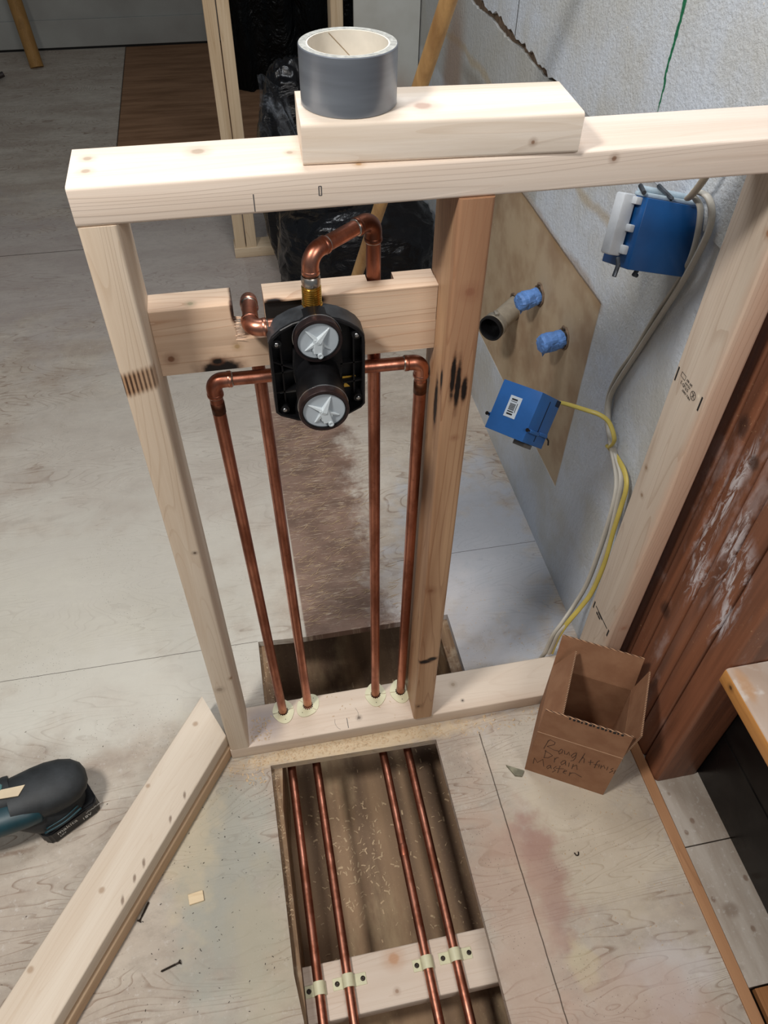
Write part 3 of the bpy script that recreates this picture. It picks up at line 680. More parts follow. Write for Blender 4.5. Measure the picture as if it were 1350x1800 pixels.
# ------------------------------------------------------------------ cream collars where the pipes pass the plate
def collar(cx, cy, ang, lab):
    e = empty('pipe_collar', (cx, cy, 38.2), lab, 'pipe collar', 'cream plastic pipe collars on the bottom plate')
    for s in (0, 1):
        bm = nb(); pts = []
        for k in range(13):
            a_ = math.radians(k*15+1.5 if s == 0 else 180+k*15+1.5); 
            pts.append((9.2*math.cos(a_), 9.2*math.sin(a_)))
        outer = []
        for k in range(25):
            u = k/24; a_ = math.radians(u*176+2+180*s); r_ = 20.5+6*math.sin(u*math.pi)**1.5+2.4*math.cos(u*math.pi*4)*0.5
            outer.append((r_*math.cos(a_), r_*math.sin(a_)))
        poly = outer+pts[::-1]
        M = Matrix.Translation(V((cx, cy, 38.3+s*0.6))) @ Matrix.Rotation(math.radians(ang), 4, 'Z') @ Matrix.Translation(V((0, 0.4-0.8*s, 0)))
        prism(bm, poly, 0, 1.4, 'xy', M)
        h = fin('collar_half', bm, M_CREAM, e)
        bm = nb(); q = M @ V((19*math.cos(math.radians(90+180*s)), 19*math.sin(math.radians(90+180*s)), 1.3)); lathe(bm, [(0, 0), (0.9, 0), (0.9, 0.3), (0, 0.3)], q, (0, 0, 1), 10); fin('nail_hole', bm, M_SCREW, h)
    bm = nb()
    for k in range(14):
        a_ = 2*math.pi*k/14; p = V((cx+9.3*math.cos(a_), cy+9.3*math.sin(a_), 39.9)); lathe(bm, [(0, 0), (1.5, 0), (1.2, 1.0), (0, 1.1)], p, (0, 0, 1), 8)
    fin('gripper_teeth', bm, M_SCREW, e)
collar(111.8, 64.8, 8, 'cream pipe collar around the leftmost upright pipe'); collar(163, 68.4, -42, 'cream pipe collar around the second upright pipe from the left, twisted open')
collar(304.8, 67.3, -6, 'cream pipe collar around the third upright pipe from the left'); collar(357.1, 65, 0, 'cream pipe collar around the upright pipe touching the brown stud')

# ------------------------------------------------------------------ cross cleat with pipe straps
M_CLT = wood('cleat_wood', srgb(222, 206, 190), srgb(200, 176, 154), 'x', seed=21, streak=0.4, rings=0.3,
    knots=[((250, -395, -68), 9, (196, 150, 116)), ((440, -440, -68), 3, (140, 118, 98)), ((245, -445, -68), 3, (160, 130, 108))])
bm = nb(); beam(bm, 88.4, 486.8, -466, -377, -106, -68.3, 'x', 3); fin('cross_board', bm, M_CLT, None, True, autos=35, label='pale cross board set between the joists under the strapped pipes', cat='board')
def pscrew(x, y, z, par):
    bm = nb(); lathe(bm, [(0, 0), (3.9, 0), (4.2, 0.9), (3.4, 1.6), (1.6, 1.7), (0, 0.9)], (x, y, z), (0, 0, 1), 20); fin('screw', bm, M_SCREW, par, True)
def strap(x, y, xl, xr, lab, scr):
    e = empty('pipe_strap', (x, y, -68), lab, 'pipe strap', 'cream pipe straps on the cross board')
    bm = nb(); n_ = 16; ri, ro, w_ = 8.2, 10.2, 10.5
    prof = [(ro*math.cos(math.pi*k/n_), ro*math.sin(math.pi*k/n_)) for k in range(n_+1)]; inn = [(ri*math.cos(math.pi*k/n_), ri*math.sin(math.pi*k/n_)) for k in range(n_+1)]
    poly = [(ro, -8)]+prof+[(-ro, -8), (-ri, -8)]+inn[::-1]+[(ri, -8)]
    prism(bm, [(x+p[0], ZF+p[1]) for p in poly], y-w_, y+w_, 'xz'); fin('strap_band', bm, M_CREAM, e, True, autos=35)
    bm = nb(); rbox(bm, x+xl, x+xr, y-9.5, y+9.5, -68.1, -66.6, 0.4, 1); tb = fin('strap_tab', bm, M_CREAM, e)
    for s in scr: pscrew(x+s, y, -66.6, e)
strap(113.6, -417, -25, 12, 'cream strap over the leftmost under-floor pipe', [-18.2]); strap(164.4, -415, -27, 32, 'cream strap over the second under-floor pipe from the left', [-19.4, 26])
strap(305.4, -414, -25, 12, 'cream strap over the third under-floor pipe from the left', [-18]); strap(357.5, -412, -29, 31, 'cream strap over the rightmost under-floor pipe', [-22, 26])

# ------------------------------------------------------------------ doubled boards running to the front left
M_DIA = wood('curb_wood', srgb(232, 216, 194), srgb(204, 180, 150), 'x', seed=31, streak=0.45, rings=0.3)
def diag(z0, z1, seed, lab, off):
    d = V((0.5563, 0.831, 0)); n_ = V((0.831, -0.5563, 0))
    pr = V((-2.5, 13, 0)); Lf = V((-46, 111, 0))
    bm = nb(); t_ = nb()
    e = 1100
    poly = [(pr-n_*off), (pr-d*e-n_*off), (Lf-d*(e+110)-n_*off), (Lf-n_*off)]
    prism(t_, [(p.x, p.y) for p in poly], z0, z1, 'xy')
    es = [e_ for e_ in t_.edges if abs((e_.verts[0].co-e_.verts[1].co).normalized().dot(d)) > 0.97]
    bmesh.ops.bevel(t_, geom=es, offset=3.5, segments=3, affect='EDGES', profile=0.5); merge(bm, t_)
    m = NT('curb_wood_%d' % seed); al = m.vmath('DOT_PRODUCT', m.pos, tuple(d)); ac = m.vmath('DOT_PRODUCT', m.pos, tuple(n_))
    cb = m.n.new('ShaderNodeCombineXYZ'); m.l.new(al, cb.inputs[0]); m.l.new(ac, cb.inputs[1]); sp = m.n.new('ShaderNodeSeparateXYZ'); m.l.new(m.pos, sp.inputs[0]); m.l.new(sp.outputs[2], cb.inputs[2])
    v = cb.outputs[0]; br = m.rng(m.noise((1.6, 22, 22), 3, vec=v, off=(seed, 0, 0), dist=0.4), 0.3, 0.7); fi = m.noise((6, 260, 260), 3, vec=v)
    ln = m.rng(m.math('FRACT', m.math('MULTIPLY', m.noise((0.9, 13, 13), 2, vec=v, off=(seed, 3, 0)), 24)), 0.8, 1.0)
    f = m.math('ADD', m.math('MULTIPLY', br, 0.45), m.math('ADD', m.math('MULTIPLY', ln, 0.22), m.math('MULTIPLY', m.math('SUBTRACT', fi, 0.5), 0.4)), clamp=True)
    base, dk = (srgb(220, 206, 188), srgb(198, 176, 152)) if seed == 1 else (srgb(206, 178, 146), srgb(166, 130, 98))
    c = m.mix(f, base, dk)
    for p, r_ in (((-60, 50, 76), 5), ((-262, -205, 76), 5), ((-225, -230, 76), 5), ((-150, -60, 76), 4), ((-330, -330, 76), 5)):
        c = m.mix(m.math('MULTIPLY', m.blob(p, (r_,)*3, 0.5, 0.4, 90), 0.6), c, srgb(156, 124, 94))
    for p in ((-171, -222, 72), (-156, -199, 72), (-190, -253, 72), (-110, -131, 72), (-84, -91, 73)):
        c = m.mix(m.math('MULTIPLY', m.blob(p, (2.6, 8, 8), 0.5, 1.3, 80), 0.7), c, srgb(96, 66, 46))
    m.bump(fi, 0.2, 0.0006)
    fin('floor_board', bm, m.out(c, 0.65, spec=0.3), None, True, autos=35, label=lab, cat='board')
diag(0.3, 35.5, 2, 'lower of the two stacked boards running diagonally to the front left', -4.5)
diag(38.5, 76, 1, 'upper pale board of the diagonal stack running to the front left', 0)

# ------------------------------------------------------------------ stained stud pack, ledge and bench board on the right
pk = empty('stud_pack', (863, -65, 0), 'pack of dark red-brown stained studs smeared with white plaster, right of the pale stud', 'post')
def pack_mat(i, front=False):
    t = NT('stained_stud_%d' % i); off = (i*2.7, i*1.3, i)
    br = t.rng(t.noise((30, 30, 1.5), 3, off=off, dist=0.5), 0.3, 0.7); fi = t.noise((240, 240, 6), 3, off=off)
    c = t.mix(t.math('ADD', t.math('MULTIPLY', br, 0.8), t.math('MULTIPLY', t.math('SUBTRACT', fi, 0.5), 0.5), clamp=True), srgb(146, 94, 68), srgb(88, 55, 41))
    n_ = t.noise((14, 14, 6), 5, 0.65, off=(3, 1, 8)); sm = t.math('MULTIPLY', t.rng(n_, 0.53, 0.66), t.blob((818, -90, 500), (60, 130, 340), 0.5, 0.7, 8))
    c = t.mix(t.math('MULTIPLY', sm, 0.45), c, srgb(186, 166, 162))
    stk = t.rng(t.noise((20, 60, 14), 5, 0.75, off=(7, 7, 2), dist=1.2), 0.47, 0.60)
    for p, r_ in (((818, -48, 690), (10, 10, 60)), ((818, -92, 610), (10, 12, 80)), ((818, -120, 560), (10, 26, 60)), ((818, -150, 500), (10, 14, 60)), ((818, -60, 480), (10, 20, 50)), ((818, -40, 590), (10, 16, 90))):
        c = t.mix(t.math('MULTIPLY', t.math('MULTIPLY', t.blob(p, r_, 0.7, 1.2, 22), stk), 0.9), c, srgb(214, 208, 210))
    for p, r_ in (((818, -12, 760), (8, 12, 18)), ((818, -60, 735), (8, 10, 12)), ((818, -30, 340), (8, 14, 16))):
        c = t.mix(t.math('MULTIPLY', t.blob(p, r_, 0.5, 0.7, 50), 0.7), c, srgb(48, 34, 30))
    du = t.math('MULTIPLY', t.rng(t.noise(150, 3, 0.8), 0.62, 0.72), t.rng(t.noise(9, 3), 0.45, 0.62)); c = t.mix(t.math('MULTIPLY', du, 0.7), c, srgb(206, 170, 130))
    t.bump(fi, 0.2); return t.out(c, 0.42, spec=0.4)
ys = [82, 7, -28, -76, -107, -150, -185, -206]
ys = [84, 46, 8, -29, -68, -106, -145, -167, -206]
ys = [84, 46, 7, -28, -75, -108, -150, -206]
for i in range(len(ys)-1):
    bm = nb(); beam(bm, 818.5, 907.5, ys[i+1]+0.6, ys[i]-0.6, 0, 2400, 'z', 4.5 if i < len(ys)-2 else 7)
    fin('stud', bm, pack_mat(i), pk, True, autos=35)
t = NT('black_membrane'); n = t.noise((7, 6, 5), 3, 0.5, dist=0.6)
c = t.mix(t.rng(n, 0.55, 0.72), (0.006, 0.005, 0.005), (0.02, 0.018, 0.016)); t.bump(n, 0.2, 0.01)
M_MEM = t.out(c, t.rng(n, 0.4, 0.7, 0.25, 0.45), spec=0.12)
bm = nb(); rbox(bm, 908.5, 1400, -1400, 90, 0, 389.5, 4, 2); tube(bm, [(908.6, -1390, 158), (908.6, -209, 158)], 1.6, 6)
fin('membrane_ledge', bm, M_MEM, None, True, autos=35, label='ledge wrapped in glossy black membrane under the orange-edged bench board', cat='ledge')
M_BEN = NT('bench_top_dusty'); t = M_BEN; c = t.mix(t.rng(t.noise((10, 3, 5), 4), 0.3, 0.7), srgb(206, 196, 186), srgb(186, 160, 140))
c = t.mix(t.math('MULTIPLY', t.rng(t.noise(30, 4), 0.5, 0.65), 0.5), c, srgb(226, 222, 216)); c = t.mix(t.math('MULTIPLY', t.blob((826, -240, 428), (10, 26, 10), 0.5, 0.8, 60), 0.6), c, srgb(190, 140, 90)); M_BEN = t.out(c, 0.7)
M_ORA = wood('varnished_edge', srgb(206, 146, 82), srgb(172, 112, 58), 'y', seed=41, streak=0.5, rings=0.3, rough=0.35, knots=[((811, -232, 412), 3.5, (60, 44, 34))])
bm = nb(); beam(bm, 811, 1000, -1300, -207, 390, 428, 'y', 6)
bm.normal_update()
for f in bm.faces: f.material_index = 0 if f.normal.z > 0.5 else 1
fin('bench_board', bm, None, None, True, mats=[M_BEN, M_ORA], autos=35, label='thick board with a dusty top and varnished orange edge at the right', cat='board')
bm = nb(); beam(bm, 830, 906, -900, -569, -19, -4, 'y', 1.5); fin('plank', bm, wood('corner_plank', srgb(158, 108, 66), srgb(120, 76, 44), 'y', seed=44), None, label='varnished brown plank set in the floor at the bottom right corner', cat='board')

# ------------------------------------------------------------------ carton
A0 = V((570.7, -131.4, 0.3)); E1 = (V((709, -213.5, 0))-V((570.7, -131.4, 0))).normalized(); N1 = V((-E1.y, E1.x, 0)); Wc, Dc, Hc, Tc = 156, 148, 162, 3
Mc = frameM(A0, E1, N1, (0, 0, 1))
ct = empty('cardboard_box', A0+E1*78+N1*74, 'small open brown cardboard box with handwriting on its front, standing by the bottom plate', 'box')
t = NT('kraft_cardboard'); n = t.noise(25, 4); c = t.mix(t.rng(n, 0.3, 0.7), srgb(156, 116, 88), srgb(142, 102, 76))
c = t.mix(t.math('MULTIPLY', t.rng(t.noise((300, 300, 300), 2), 0.6, 0.8), 0.2), c, srgb(110, 76, 54)); M_KRAFT = t.out(c, 0.8, spec=0.15)
M_KRAFTIN = plain('kraft_inside', srgb(138, 102, 78), 0.85, var=0.08)
M_FLUTE = NT('corrugated_edge'); t = M_FLUTE; s_ = t.n.new('ShaderNodeSeparateXYZ'); t.l.new(t.pos, s_.inputs[0])
wv = t.math('SINE', t.math('MULTIPLY', t.math('ADD', t.math('ADD', s_.outputs[0], s_.outputs[1]), s_.outputs[2]), 1300)); M_FLUTE = t.out(t.mix(t.rng(wv, -0.3, 0.5), srgb(176, 136, 104), srgb(52, 34, 24)), 0.85)
bm = nb()
box(bm, 0, Wc, 0, Tc, 0, Hc, Mc); box(bm, 0, Wc, Dc-Tc, Dc, 0, Hc, Mc); box(bm, 0, Tc, Tc, Dc-Tc, 0, Hc, Mc); box(bm, Wc-Tc, Wc, Tc, Dc-Tc, 0, Hc, Mc); box(bm, Tc, Wc-Tc, Tc, Dc-Tc, 0, Tc, Mc)
cb_ = fin('box_body', bm, M_KRAFT, ct)
bm = nb(); box(bm, 0, Wc, -0.5, 0.05, Hc-2, Hc-0.8, Mc); fin('fold_crease', bm, plain('crease', srgb(192, 156, 126), 0.8), cb_)
def flap(side, ang, h=80, cut=3):
    t_ = math.radians(ang); s, c_ = math.sin(t_), math.cos(t_)
    if side == 'F': o, u, d = V((0, 0, Hc)), V((1, 0, 0)), V((0, s, c_)); L = Wc; nn = V((0, c_, -s))
    if side == 'B': o, u, d = V((0, Dc, Hc)), V((1, 0, 0)), V((0, -s, c_)); L = Wc; nn = V((0, -c_, -s))
    if side == 'L': o, u, d = V((0, 2, Hc)), V((0, 1, 0)), V((s, 0, c_)); L = Dc-4; nn = V((c_, 0, -s))
    if side == 'R': o, u, d = V((Wc, 2, Hc)), V((0, 1, 0)), V((-s, 0, c_)); L = Dc-4; nn = V((-c_, 0, -s))
    bm = nb(); poly = [(0, 0.5), (L, 0.5), (L-cut, h), (cut, h)]
    A_ = [bm.verts.new(Mc @ (o+u*p[0]+d*p[1])) for p in poly]; B_ = [bm.verts.new(Mc @ (o+u*p[0]+d*p[1]+nn*Tc)) for p in poly]
    f1 = bm.faces.new(A_); f2 = bm.faces.new(B_[::-1]); f1.material_index = f2.material_index = 0
    for i in range(4): f = bm.faces.new([A_[i], B_[i], B_[(i+1) % 4], A_[(i+1) % 4]]); f.material_index = 1
    fin('box_flap', bm, None, ct, mats=[M_KRAFT, M_FLUTE])
flap('F', 0, 79, 1); flap('B', -14, 84, 1); flap('L', 22, 82, 2); flap('R', -9, 82, 4)
INK = [[(24.3,142.0),(21.1,106.0)],[(23.1,136.8),(26.7,145.9),(36.6,141.7),(36.2,132.5),(25.3,118.1),(39.8,112.4),(48.8,114.3)],[(51.0,124.9),(48.3,111.6),(50.7,104.1),(54.5,111.5),(54.5,122.8),(51.0,124.9)],[(57.6,122.8),(59.9,110.7),(63.9,111.3),(65.6,123.9),(68.8,112.5)],[(78.1,128.2),(74.9,123.7),(71.9,112.4),(75.3,105.7),(79.1,117.6),(79.0,128.9),(80.7,109.6),(79.1,96.8),(74.7,92.6)],[(92.7,136.4),(89.8,95.2)],[(90.4,107.4),(92.9,120.7),(95.9,116.0),(97.9,101.2)],[(107.3,119.7),(109.7,101.5)],[(104.6,108.4),(113.1,113.7)],[(121.9,127.1),(119.1,121.4),(118.7,109.5),(119.2,94.4)],[(115.1,106.9),(123.5,110.7)],[(124.8,114.0),(125.2,102.7)],[(128.0,113.2),(129.5,99.8)],[(129.1,105.5),(132.6,115.2),(136.3,105.3)],[(139.8,114.9),(140.4,101.3)],[(149.5,116.1),(146.2,108.9),(151.3,105.8),(146.9,95.3)],[(154.6,111.5),(155.0,96.7)],[(25.9,102.6),(27.4,71.0)],[(23.9,98.9),(34.5,94.9),(40.7,90.0),(34.6,76.2),(26.4,71.7)],[(45.9,84.3),(48.0,66.9)],[(47.0,75.7),(48.7,86.4),(52.3,89.9)],[(65.3,87.6),(61.9,83.3),(59.6,73.0),(62.1,65.3),(66.5,75.7),(66.5,86.6),(69.3,69.7)],[(73.8,83.5),(75.3,67.9)],[(81.7,83.6),(82.5,63.6)],[(82.1,72.9),(87.8,84.3),(91.9,67.2)],[(10.7,58.9),(12.0,34.6)],[(10.7,58.9),(19.0,44.1),(26.4,64.1),(32.6,37.6)],[(43.4,50.5),(40.7,47.1),(38.0,37.7),(41.1,32.6),(44.4,42.4),(43.8,50.7),(47.4,37.3)],[(54.6,53.5),(50.8,42.3),(56.0,36.4),(51.7,25.2)],[(60.8,60.5),(61.2,29.3)],[(55.0,45.5),(69.0,53.0)],[(71.0,40.2),(75.8,48.8),(71.7,51.1),(70.4,37.4),(76.1,35.7)],[(82.2,48.7),(83.2,32.2)],[(82.9,39.4),(85.5,47.8),(91.3,50.7),(105.5,43.3)]]
Mi = frameM(A0+N1*(-0.05), E1, (0, 0, 1), -N1); bm = nb()
for s in INK: ribbon(bm, [(min(p[0], 154.5), p[1]) for p in s], Mi, 1.15, 0.1)
fin('handwriting', bm, plain('marker_ink', srgb(62, 40, 28), 0.7), ct)
bm = nb(); box(bm, 40, 118, Tc, Tc+1, Hc+30, Hc+78, Mc)
for k in range(14): box(bm, 44+k*7, 47+k*7+(k % 3), -0.3, 0.05, Hc+73.5-(k % 2), Hc+79.5, Mc)
fin('printed_lettering', bm, M_INK, ct)
bm = nb(); rbox(bm, 14, 44, 40, 100, 4, 60, 6, 2, Mc); fin('dark_fitting', bm, M_BLACK, None, True, label='dark round-edged part lying inside the open cardboard box', cat='fitting')

# ------------------------------------------------------------------ electrical boxes and cables
M_BLUE = plain('blue_plastic', srgb(48, 104, 172), 0.38, var=0.08, nscale=20)
M_BLUED = plain('deep_blue_plastic', srgb(22, 78, 136), 0.3, var=0.12, nscale=15)
def M_from(o, cols, scale):  # pose matrix from columns (unit vectors), origin at corner
    return frameM(o, cols[0], cols[1], cols[2])
# low box: corner (0,0,0) at (565,330,509); x -> (614,258,526) ; y -> (620,356,459) ; z -> (609,376,582)
o1 = V((565, 330, 509)); X1 = V((0.555, -0.811, 0.184)); Y1 = V((0.695, 0.332, -0.637)); Z1 = V((0.456, 0.482, 0.749)); Ml = frameM(o1, X1, Y1, Z1)
lb = empty('junction_box', o1+X1*44+Y1*40+Z1*48, 'bright blue plastic electrical box with a white barcode sticker hanging by the yellow cable', 'electrical box')
w1, d1, h1 = 88.4, 79.4, 97
bm = nb()
rbox(bm, 0, w1, 0, 2, 0, h1, 0.8, 2, Ml); rbox(bm, 0, 2, 1, d1, 0, h1, 0.8, 2, Ml); rbox(bm, w1-2, w1, 1, d1, 0, h1, 0.8, 2, Ml); rbox(bm, 0, w1, 1, d1, 0, 2, 0.8, 2, Ml); rbox(bm, 0, w1, 1, d1, h1-2, h1, 0.8, 2, Ml)
body = fin('box_shell', bm, M_BLUE, lb, True, autos=35)
bm = nb(); box(bm, w1-0.3, w1+0.3, 38, 41, 8, 88, Ml); box(bm, w1-0.3, w1+0.3, 62, 78, 84, 96, Ml); fin('knockout_slot', bm, plain('navy_slot', (0.01, 0.02, 0.05), 0.8), body)
for q in ((w1, w1+7, 2, 38, 20, 27), (w1, w1+7, 40, 70, 22, 29), (-7, 0, 4, 14, 22, 30)):
    bm = nb(); rbox(bm, *q, 1.5, 2, Ml); fin('nail_bracket', bm, M_BLUE, body, True, autos=35)
for pts in ([(w1+4, -6, 24), (w1+4, 60, 27)], [(w1+4, 62, 27), (w1+4, 84, 20), (w1+3, 92, 12)], [(-4, -4, 26), (-4, 60, 28)]):
    bm = nb(); tube(bm, [Ml @ V(p) for p in pts], 1.7, 8); lathe(bm, [(0, 0), (3.6, 0), (3.6, 1.5), (0, 1.5)], Ml @ V(pts[0]), -(Ml.to_3x3() @ V((0, 1, 0))), 14) if pts[0][1] < 0 else None; fin('nail', bm, M_SCREW, lb, True, autos=35)
bm = nb(); rbox(bm, 28, 54, -0.7, 0.1, 33, 74, 0.35, 1, Ml); st = fin('barcode_sticker', bm, M_LABELW, lb)
bm = nb(); zz = 38
for i, wd in enumerate([3, 1, 2, 0.7, 1, 1, 0.7, 1, 0.7, 1, 0.7, 1, 0.7, 2.2, 1, 0.8, 3, 1.5]):
    if i % 2 == 0 or i in (5, 7, 9, 11): box(bm, 33, 46, -0.95, -0.65, zz, zz+wd, Ml)
    zz += wd+0.6
box(bm, 48.2, 49.4, -0.95, -0.65, 44, 62, Ml); fin('barcode', bm, M_INK, st)
bm = nb(); rbox(bm, 52, 78, 30, 60, -9, -0.5, 1, 2, Ml); fin('clip', bm, plain('grey_clip', srgb(110, 106, 100), 0.5), lb)
# high box
o2 = V((680, 171, 917)); X2 = V((0.967, 0.049, -0.248)); Y2 = V((-0.126, 0.944, -0.304)); Z2 = V((0.22, 0.326, 0.92)); Mh = frameM(o2, X2, Y2, Z2)
hb = empty('junction_box', o2+X2*49+Y2*38+Z2*48, 'deep blue electrical box with a white side flange, high on the wall', 'electrical box')
bm = nb(); rbox(bm, 0, 98, 0, 66, 0, 95, 1.5, 2, Mh); hbody = fin('box_shell', bm, M_BLUED, hb, True, autos=35)
M_WP = plain('dull_white_plastic', srgb(192, 196, 200), 0.5, var=0.05)
bm = nb()
rbox(bm, -24, -3, 20, 42, 14, 96, 3, 2, Mh); rbox(bm, -8, 0, 10, 36, 18, 30, 1.5, 2, Mh); rbox(bm, -8, 0, 10, 36, 48, 58, 1.5, 2, Mh); rbox(bm, -10, 0, 10, 36, 84, 94, 1.5, 2, Mh)
fin('side_flange', bm, M_WP, hb, True, autos=35)
bm = nb(); rbox(bm, 0, 92, 8, 34, 95.2, 101, 2, 2, Mh); tube(bm, [Mh @ V((10, 38, 104)), Mh @ V((90, 38, 104))], 5, 14); fin('top_flange', bm, plain('pale_blue_plastic', srgb(170, 186, 196), 0.5), hb, True, autos=35)
for pts in ([(38, 0, 98), (38, 0, 99), (38, 36, 112)], [(-6, 4, 100), (-2, 22, 108)], [(-12, 12, 12), (-14, 4, 4), (-17, 2, -12)], [(32, 20, -1), (30, 22, -8), (38, 26, -9)]):
    bm = nb(); tube(bm, [Mh @ V(p) for p in pts], 3.2, 10); fin('metal_clamp', bm, plain('dark_clamp', srgb(74, 78, 84), 0.4, 0.6, var=0.3), hb, True, autos=35)
def cable(pts, mat, rw, lab, nm='cable', flat=0.62):
    bm = nb(); tube(bm, smoothline(pts, 10), rw, 12, True, flat); return fin(nm, bm, mat, None, True, autos=60, label=lab, cat='cable')
M_WC = plain('white_cable_jacket', srgb(186, 180, 168), 0.5, var=0.06, nscale=20)
M_WC2 = plain('beige_cable_jacket', srgb(168, 154, 134), 0.5, var=0.06, nscale=20)
M_YC = plain('yellow_cable_jacket', srgb(190, 170, 84), 0.45, var=0.08, nscale=20)
M_YC.name = 'yellow_cable_jacket'
cable([(752, 150, 1100), (752, 160, 1060), (754, 172, 1035), (757, 188, 1012), (760, 200, 1000)], M_WC2, 6.0, 'beige cable dropping from behind the frame top into the high blue box')
cable([(768, 205, 1008), (772, 178, 1012), (774, 160, 1000), (774, 152, 975), (774, 160, 930), (778, 182, 870), (782, 212, 798), (783, 244, 711), (782, 272, 630), (781, 280, 585), (779, 262, 548), (776, 222, 520), (772, 170, 490), (764, 142, 450), (757, 128, 350), (752, 124, 241), (738, 122, 170), (712, 106, 135), (697, 100, 108), (690, 97, 70), (686, 95, 45), (680, 99, 12), (676, 104, 4)], M_WC, 5.6, 'outer white cable curving down the wall from the high blue box to the cardboard box')
cable([(771, 208, 1000), (778, 190, 985), (779, 178, 930), (782, 196, 870), (783.5, 226, 795), (784, 254, 711), (783.5, 282, 640), (783, 290, 580), (781, 262, 535), (778, 200, 512), (772, 156, 500), (766, 132, 440), (760, 112, 340), (756, 108, 241), (744, 108, 176), (722, 98, 148), (704, 94, 116), (698, 92, 75), (694, 91, 44)], M_WC, 5.4, 'inner white cable running beside the yellow cable down to the cardboard box')
cable([(704, 338, 540), (716, 330, 545), (735, 272, 572), (752, 252, 575), (766, 236, 567), (772, 214, 545), (772, 222, 520), (776, 234, 512), (779, 205, 512), (776, 160, 515), (772, 134, 500), (768, 124, 455), (764, 116, 400), (760, 104, 320), (752, 100, 240), (738, 100, 190), (718, 96, 150), (706, 94, 110), (702, 93, 75), (700, 92, 44)], M_YC, 4.9, 'yellow cable twisting down from the low blue box past the wall stud', flat=0.55)

# ------------------------------------------------------------------ pipes out of the wall
M_ABS = plain('grey_drain_pipe', srgb(150, 140, 124), 0.5, var=0.1)
dp = empty('drain_pipe', (745, 775, 420), 'grey drain pipe stub with a black mouth sticking out of the wall', 'pipe')
dv = V((704.4-790, 732.2-811, 0)).normalized(); po = V((802, 822, 448)); 
bm = nb(); L = (V((704.4, 732.2, 448))-po).length; lathe(bm, [(24, 0), (25, 0), (25, L-30), (27.5, L-29), (28.5, L-26), (28.5, L-6)], po, dv, 36); fin('pipe_body', bm, M_ABS, dp, True, autos=35)
bm = nb(); lathe(bm, [(28.5, L-8), (30.5, L-7), (30.5, L+1), (26, L+2), (24.5, L-4), (24, L-36), (0, L-36)], po, dv, 36); fin('pipe_mouth', bm, M_BLACK, dp, True, autos=35)
bm = nb(); lathe(bm, [(28.4, L-27), (29.8, L-26.5), (29.8, L-14), (28.4, L-13.5)], po, dv, 36); q = po+dv*(L-20)+V((0, 0, 31)); rbox(bm, q.x-5, q.x+5, q.y-8, q.y+8, q.z-4, q.z+5, 2, 2); fin('hose_clamp', bm, plain('dusty_metal', srgb(168, 162, 150), 0.45, 0.6), dp, True, autos=35)
def hole_rag(y, z, r, lab):
    bm = nb(); rr = random.Random(int(y)); n_ = 22
    prism(bm, [(y+(r+rr.uniform(-3, 5))*math.cos(2*math.pi*k/n_), z+(r+rr.uniform(-3, 5))*math.sin(2*math.pi*k/n_)) for k in range(n_)], 789.2, 790.3, 'yz')
    fin('wall_hole', bm, plain('hole_dark', (0.02, 0.016, 0.012), 0.9), None, kind='structure', label=lab)
def ring(par, y, z, r):
    bm = nb(); rr = random.Random(int(y)); pts = [V((788.6, y+(r+rr.uniform(-2, 3))*math.cos(2*math.pi*k/20), z+(r+rr.uniform(-2, 3))*math.sin(2*math.pi*k/20))) for k in range(21)]; tube(bm, pts, [rr.uniform(2, 4) for _ in range(21)], 7)
    fin('crumbled_edge', bm, M_BREAK, par, True)
ring(dp, 811, 448, 30)
M_MASK = plain('blue_masking_tape', srgb(92, 134, 196), 0.6, var=0.2, nscale=60, bump=0.9, bscale=45)
def taped(p0, p1, r, lab, seed):
    e = empty('capped_pipe', V(p1), lab, 'pipe', 'taped pipe stubs in the wall'); d = (V(p1)-V(p0)); L = d.length; ax = d.normalized(); rr = random.Random(seed)
    bm = nb(); lathe(bm, [(r-3, 0), (r-1.5, 0), (r-1.5, L-6), (0, L-6)], p0, ax, 24); fin('pipe_body', bm, M_STEEL, e, True, autos=35)
    bm = nb(); segs = 26; prof = []
    up = V((0, 0, 1)); a = ax.cross(up).normalized(); b = ax.cross(a); rings = []
    for h, s in ((0.14, 1.0), (0.3, 1.04), (0.42, 0.98), (0.44, 1.06), (0.7, 1.08), (0.74, 1.0), (0.9, 1.06), (1.0, 0.86), (1.02, 0.4)):
        rings.append([bm.verts.new(V(p0)+ax*(L*h+rr.uniform(-1, 1))+(a*math.cos(k*2*math.pi/segs)+b*math.sin(k*2*math.pi/segs))*(r*s+0.9*math.sin(k*0.9+h*9)+rr.uniform(-0.7, 0.7))) for k in range(segs)])
    for i in range(len(rings)-1):
        for k in range(segs): bm.faces.new([rings[i][k], rings[i][(k+1) % segs], rings[i+1][(k+1) % segs], rings[i+1][k]])
    bm.faces.new(rings[-1])
    c = V(p0)+ax*L*0.8; dn = V((0, 0, -1))
    for k, (w_, h_) in enumerate(((14, 26), (9, 18))):   # loose tails
        q = c-ax*k*22; t1 = [bm.verts.new(q+ax*w_*.5+dn*r*0.8), bm.verts.new(q-ax*w_*.7+dn*r*0.9), bm.verts.new(q-ax*w_*0.2+dn*(r+h_*0.7)+a*4)]; bm.faces.new(t1)
    bmesh.ops.triangulate(bm, faces=bm.faces); fin('masking_tape', bm, M_MASK, e)
    ring(e, p0[1], p0[2], r+3)
taped((790, 681, 559), (735, 664, 556), 19, 'upper taped pipe stub, wrapped in crumpled blue masking tape above the drain', 4)
taped((790, 523, 553), (733, 512, 551), 19, 'taped pipe stub in blue masking tape nearest the pale wall stud', 5)

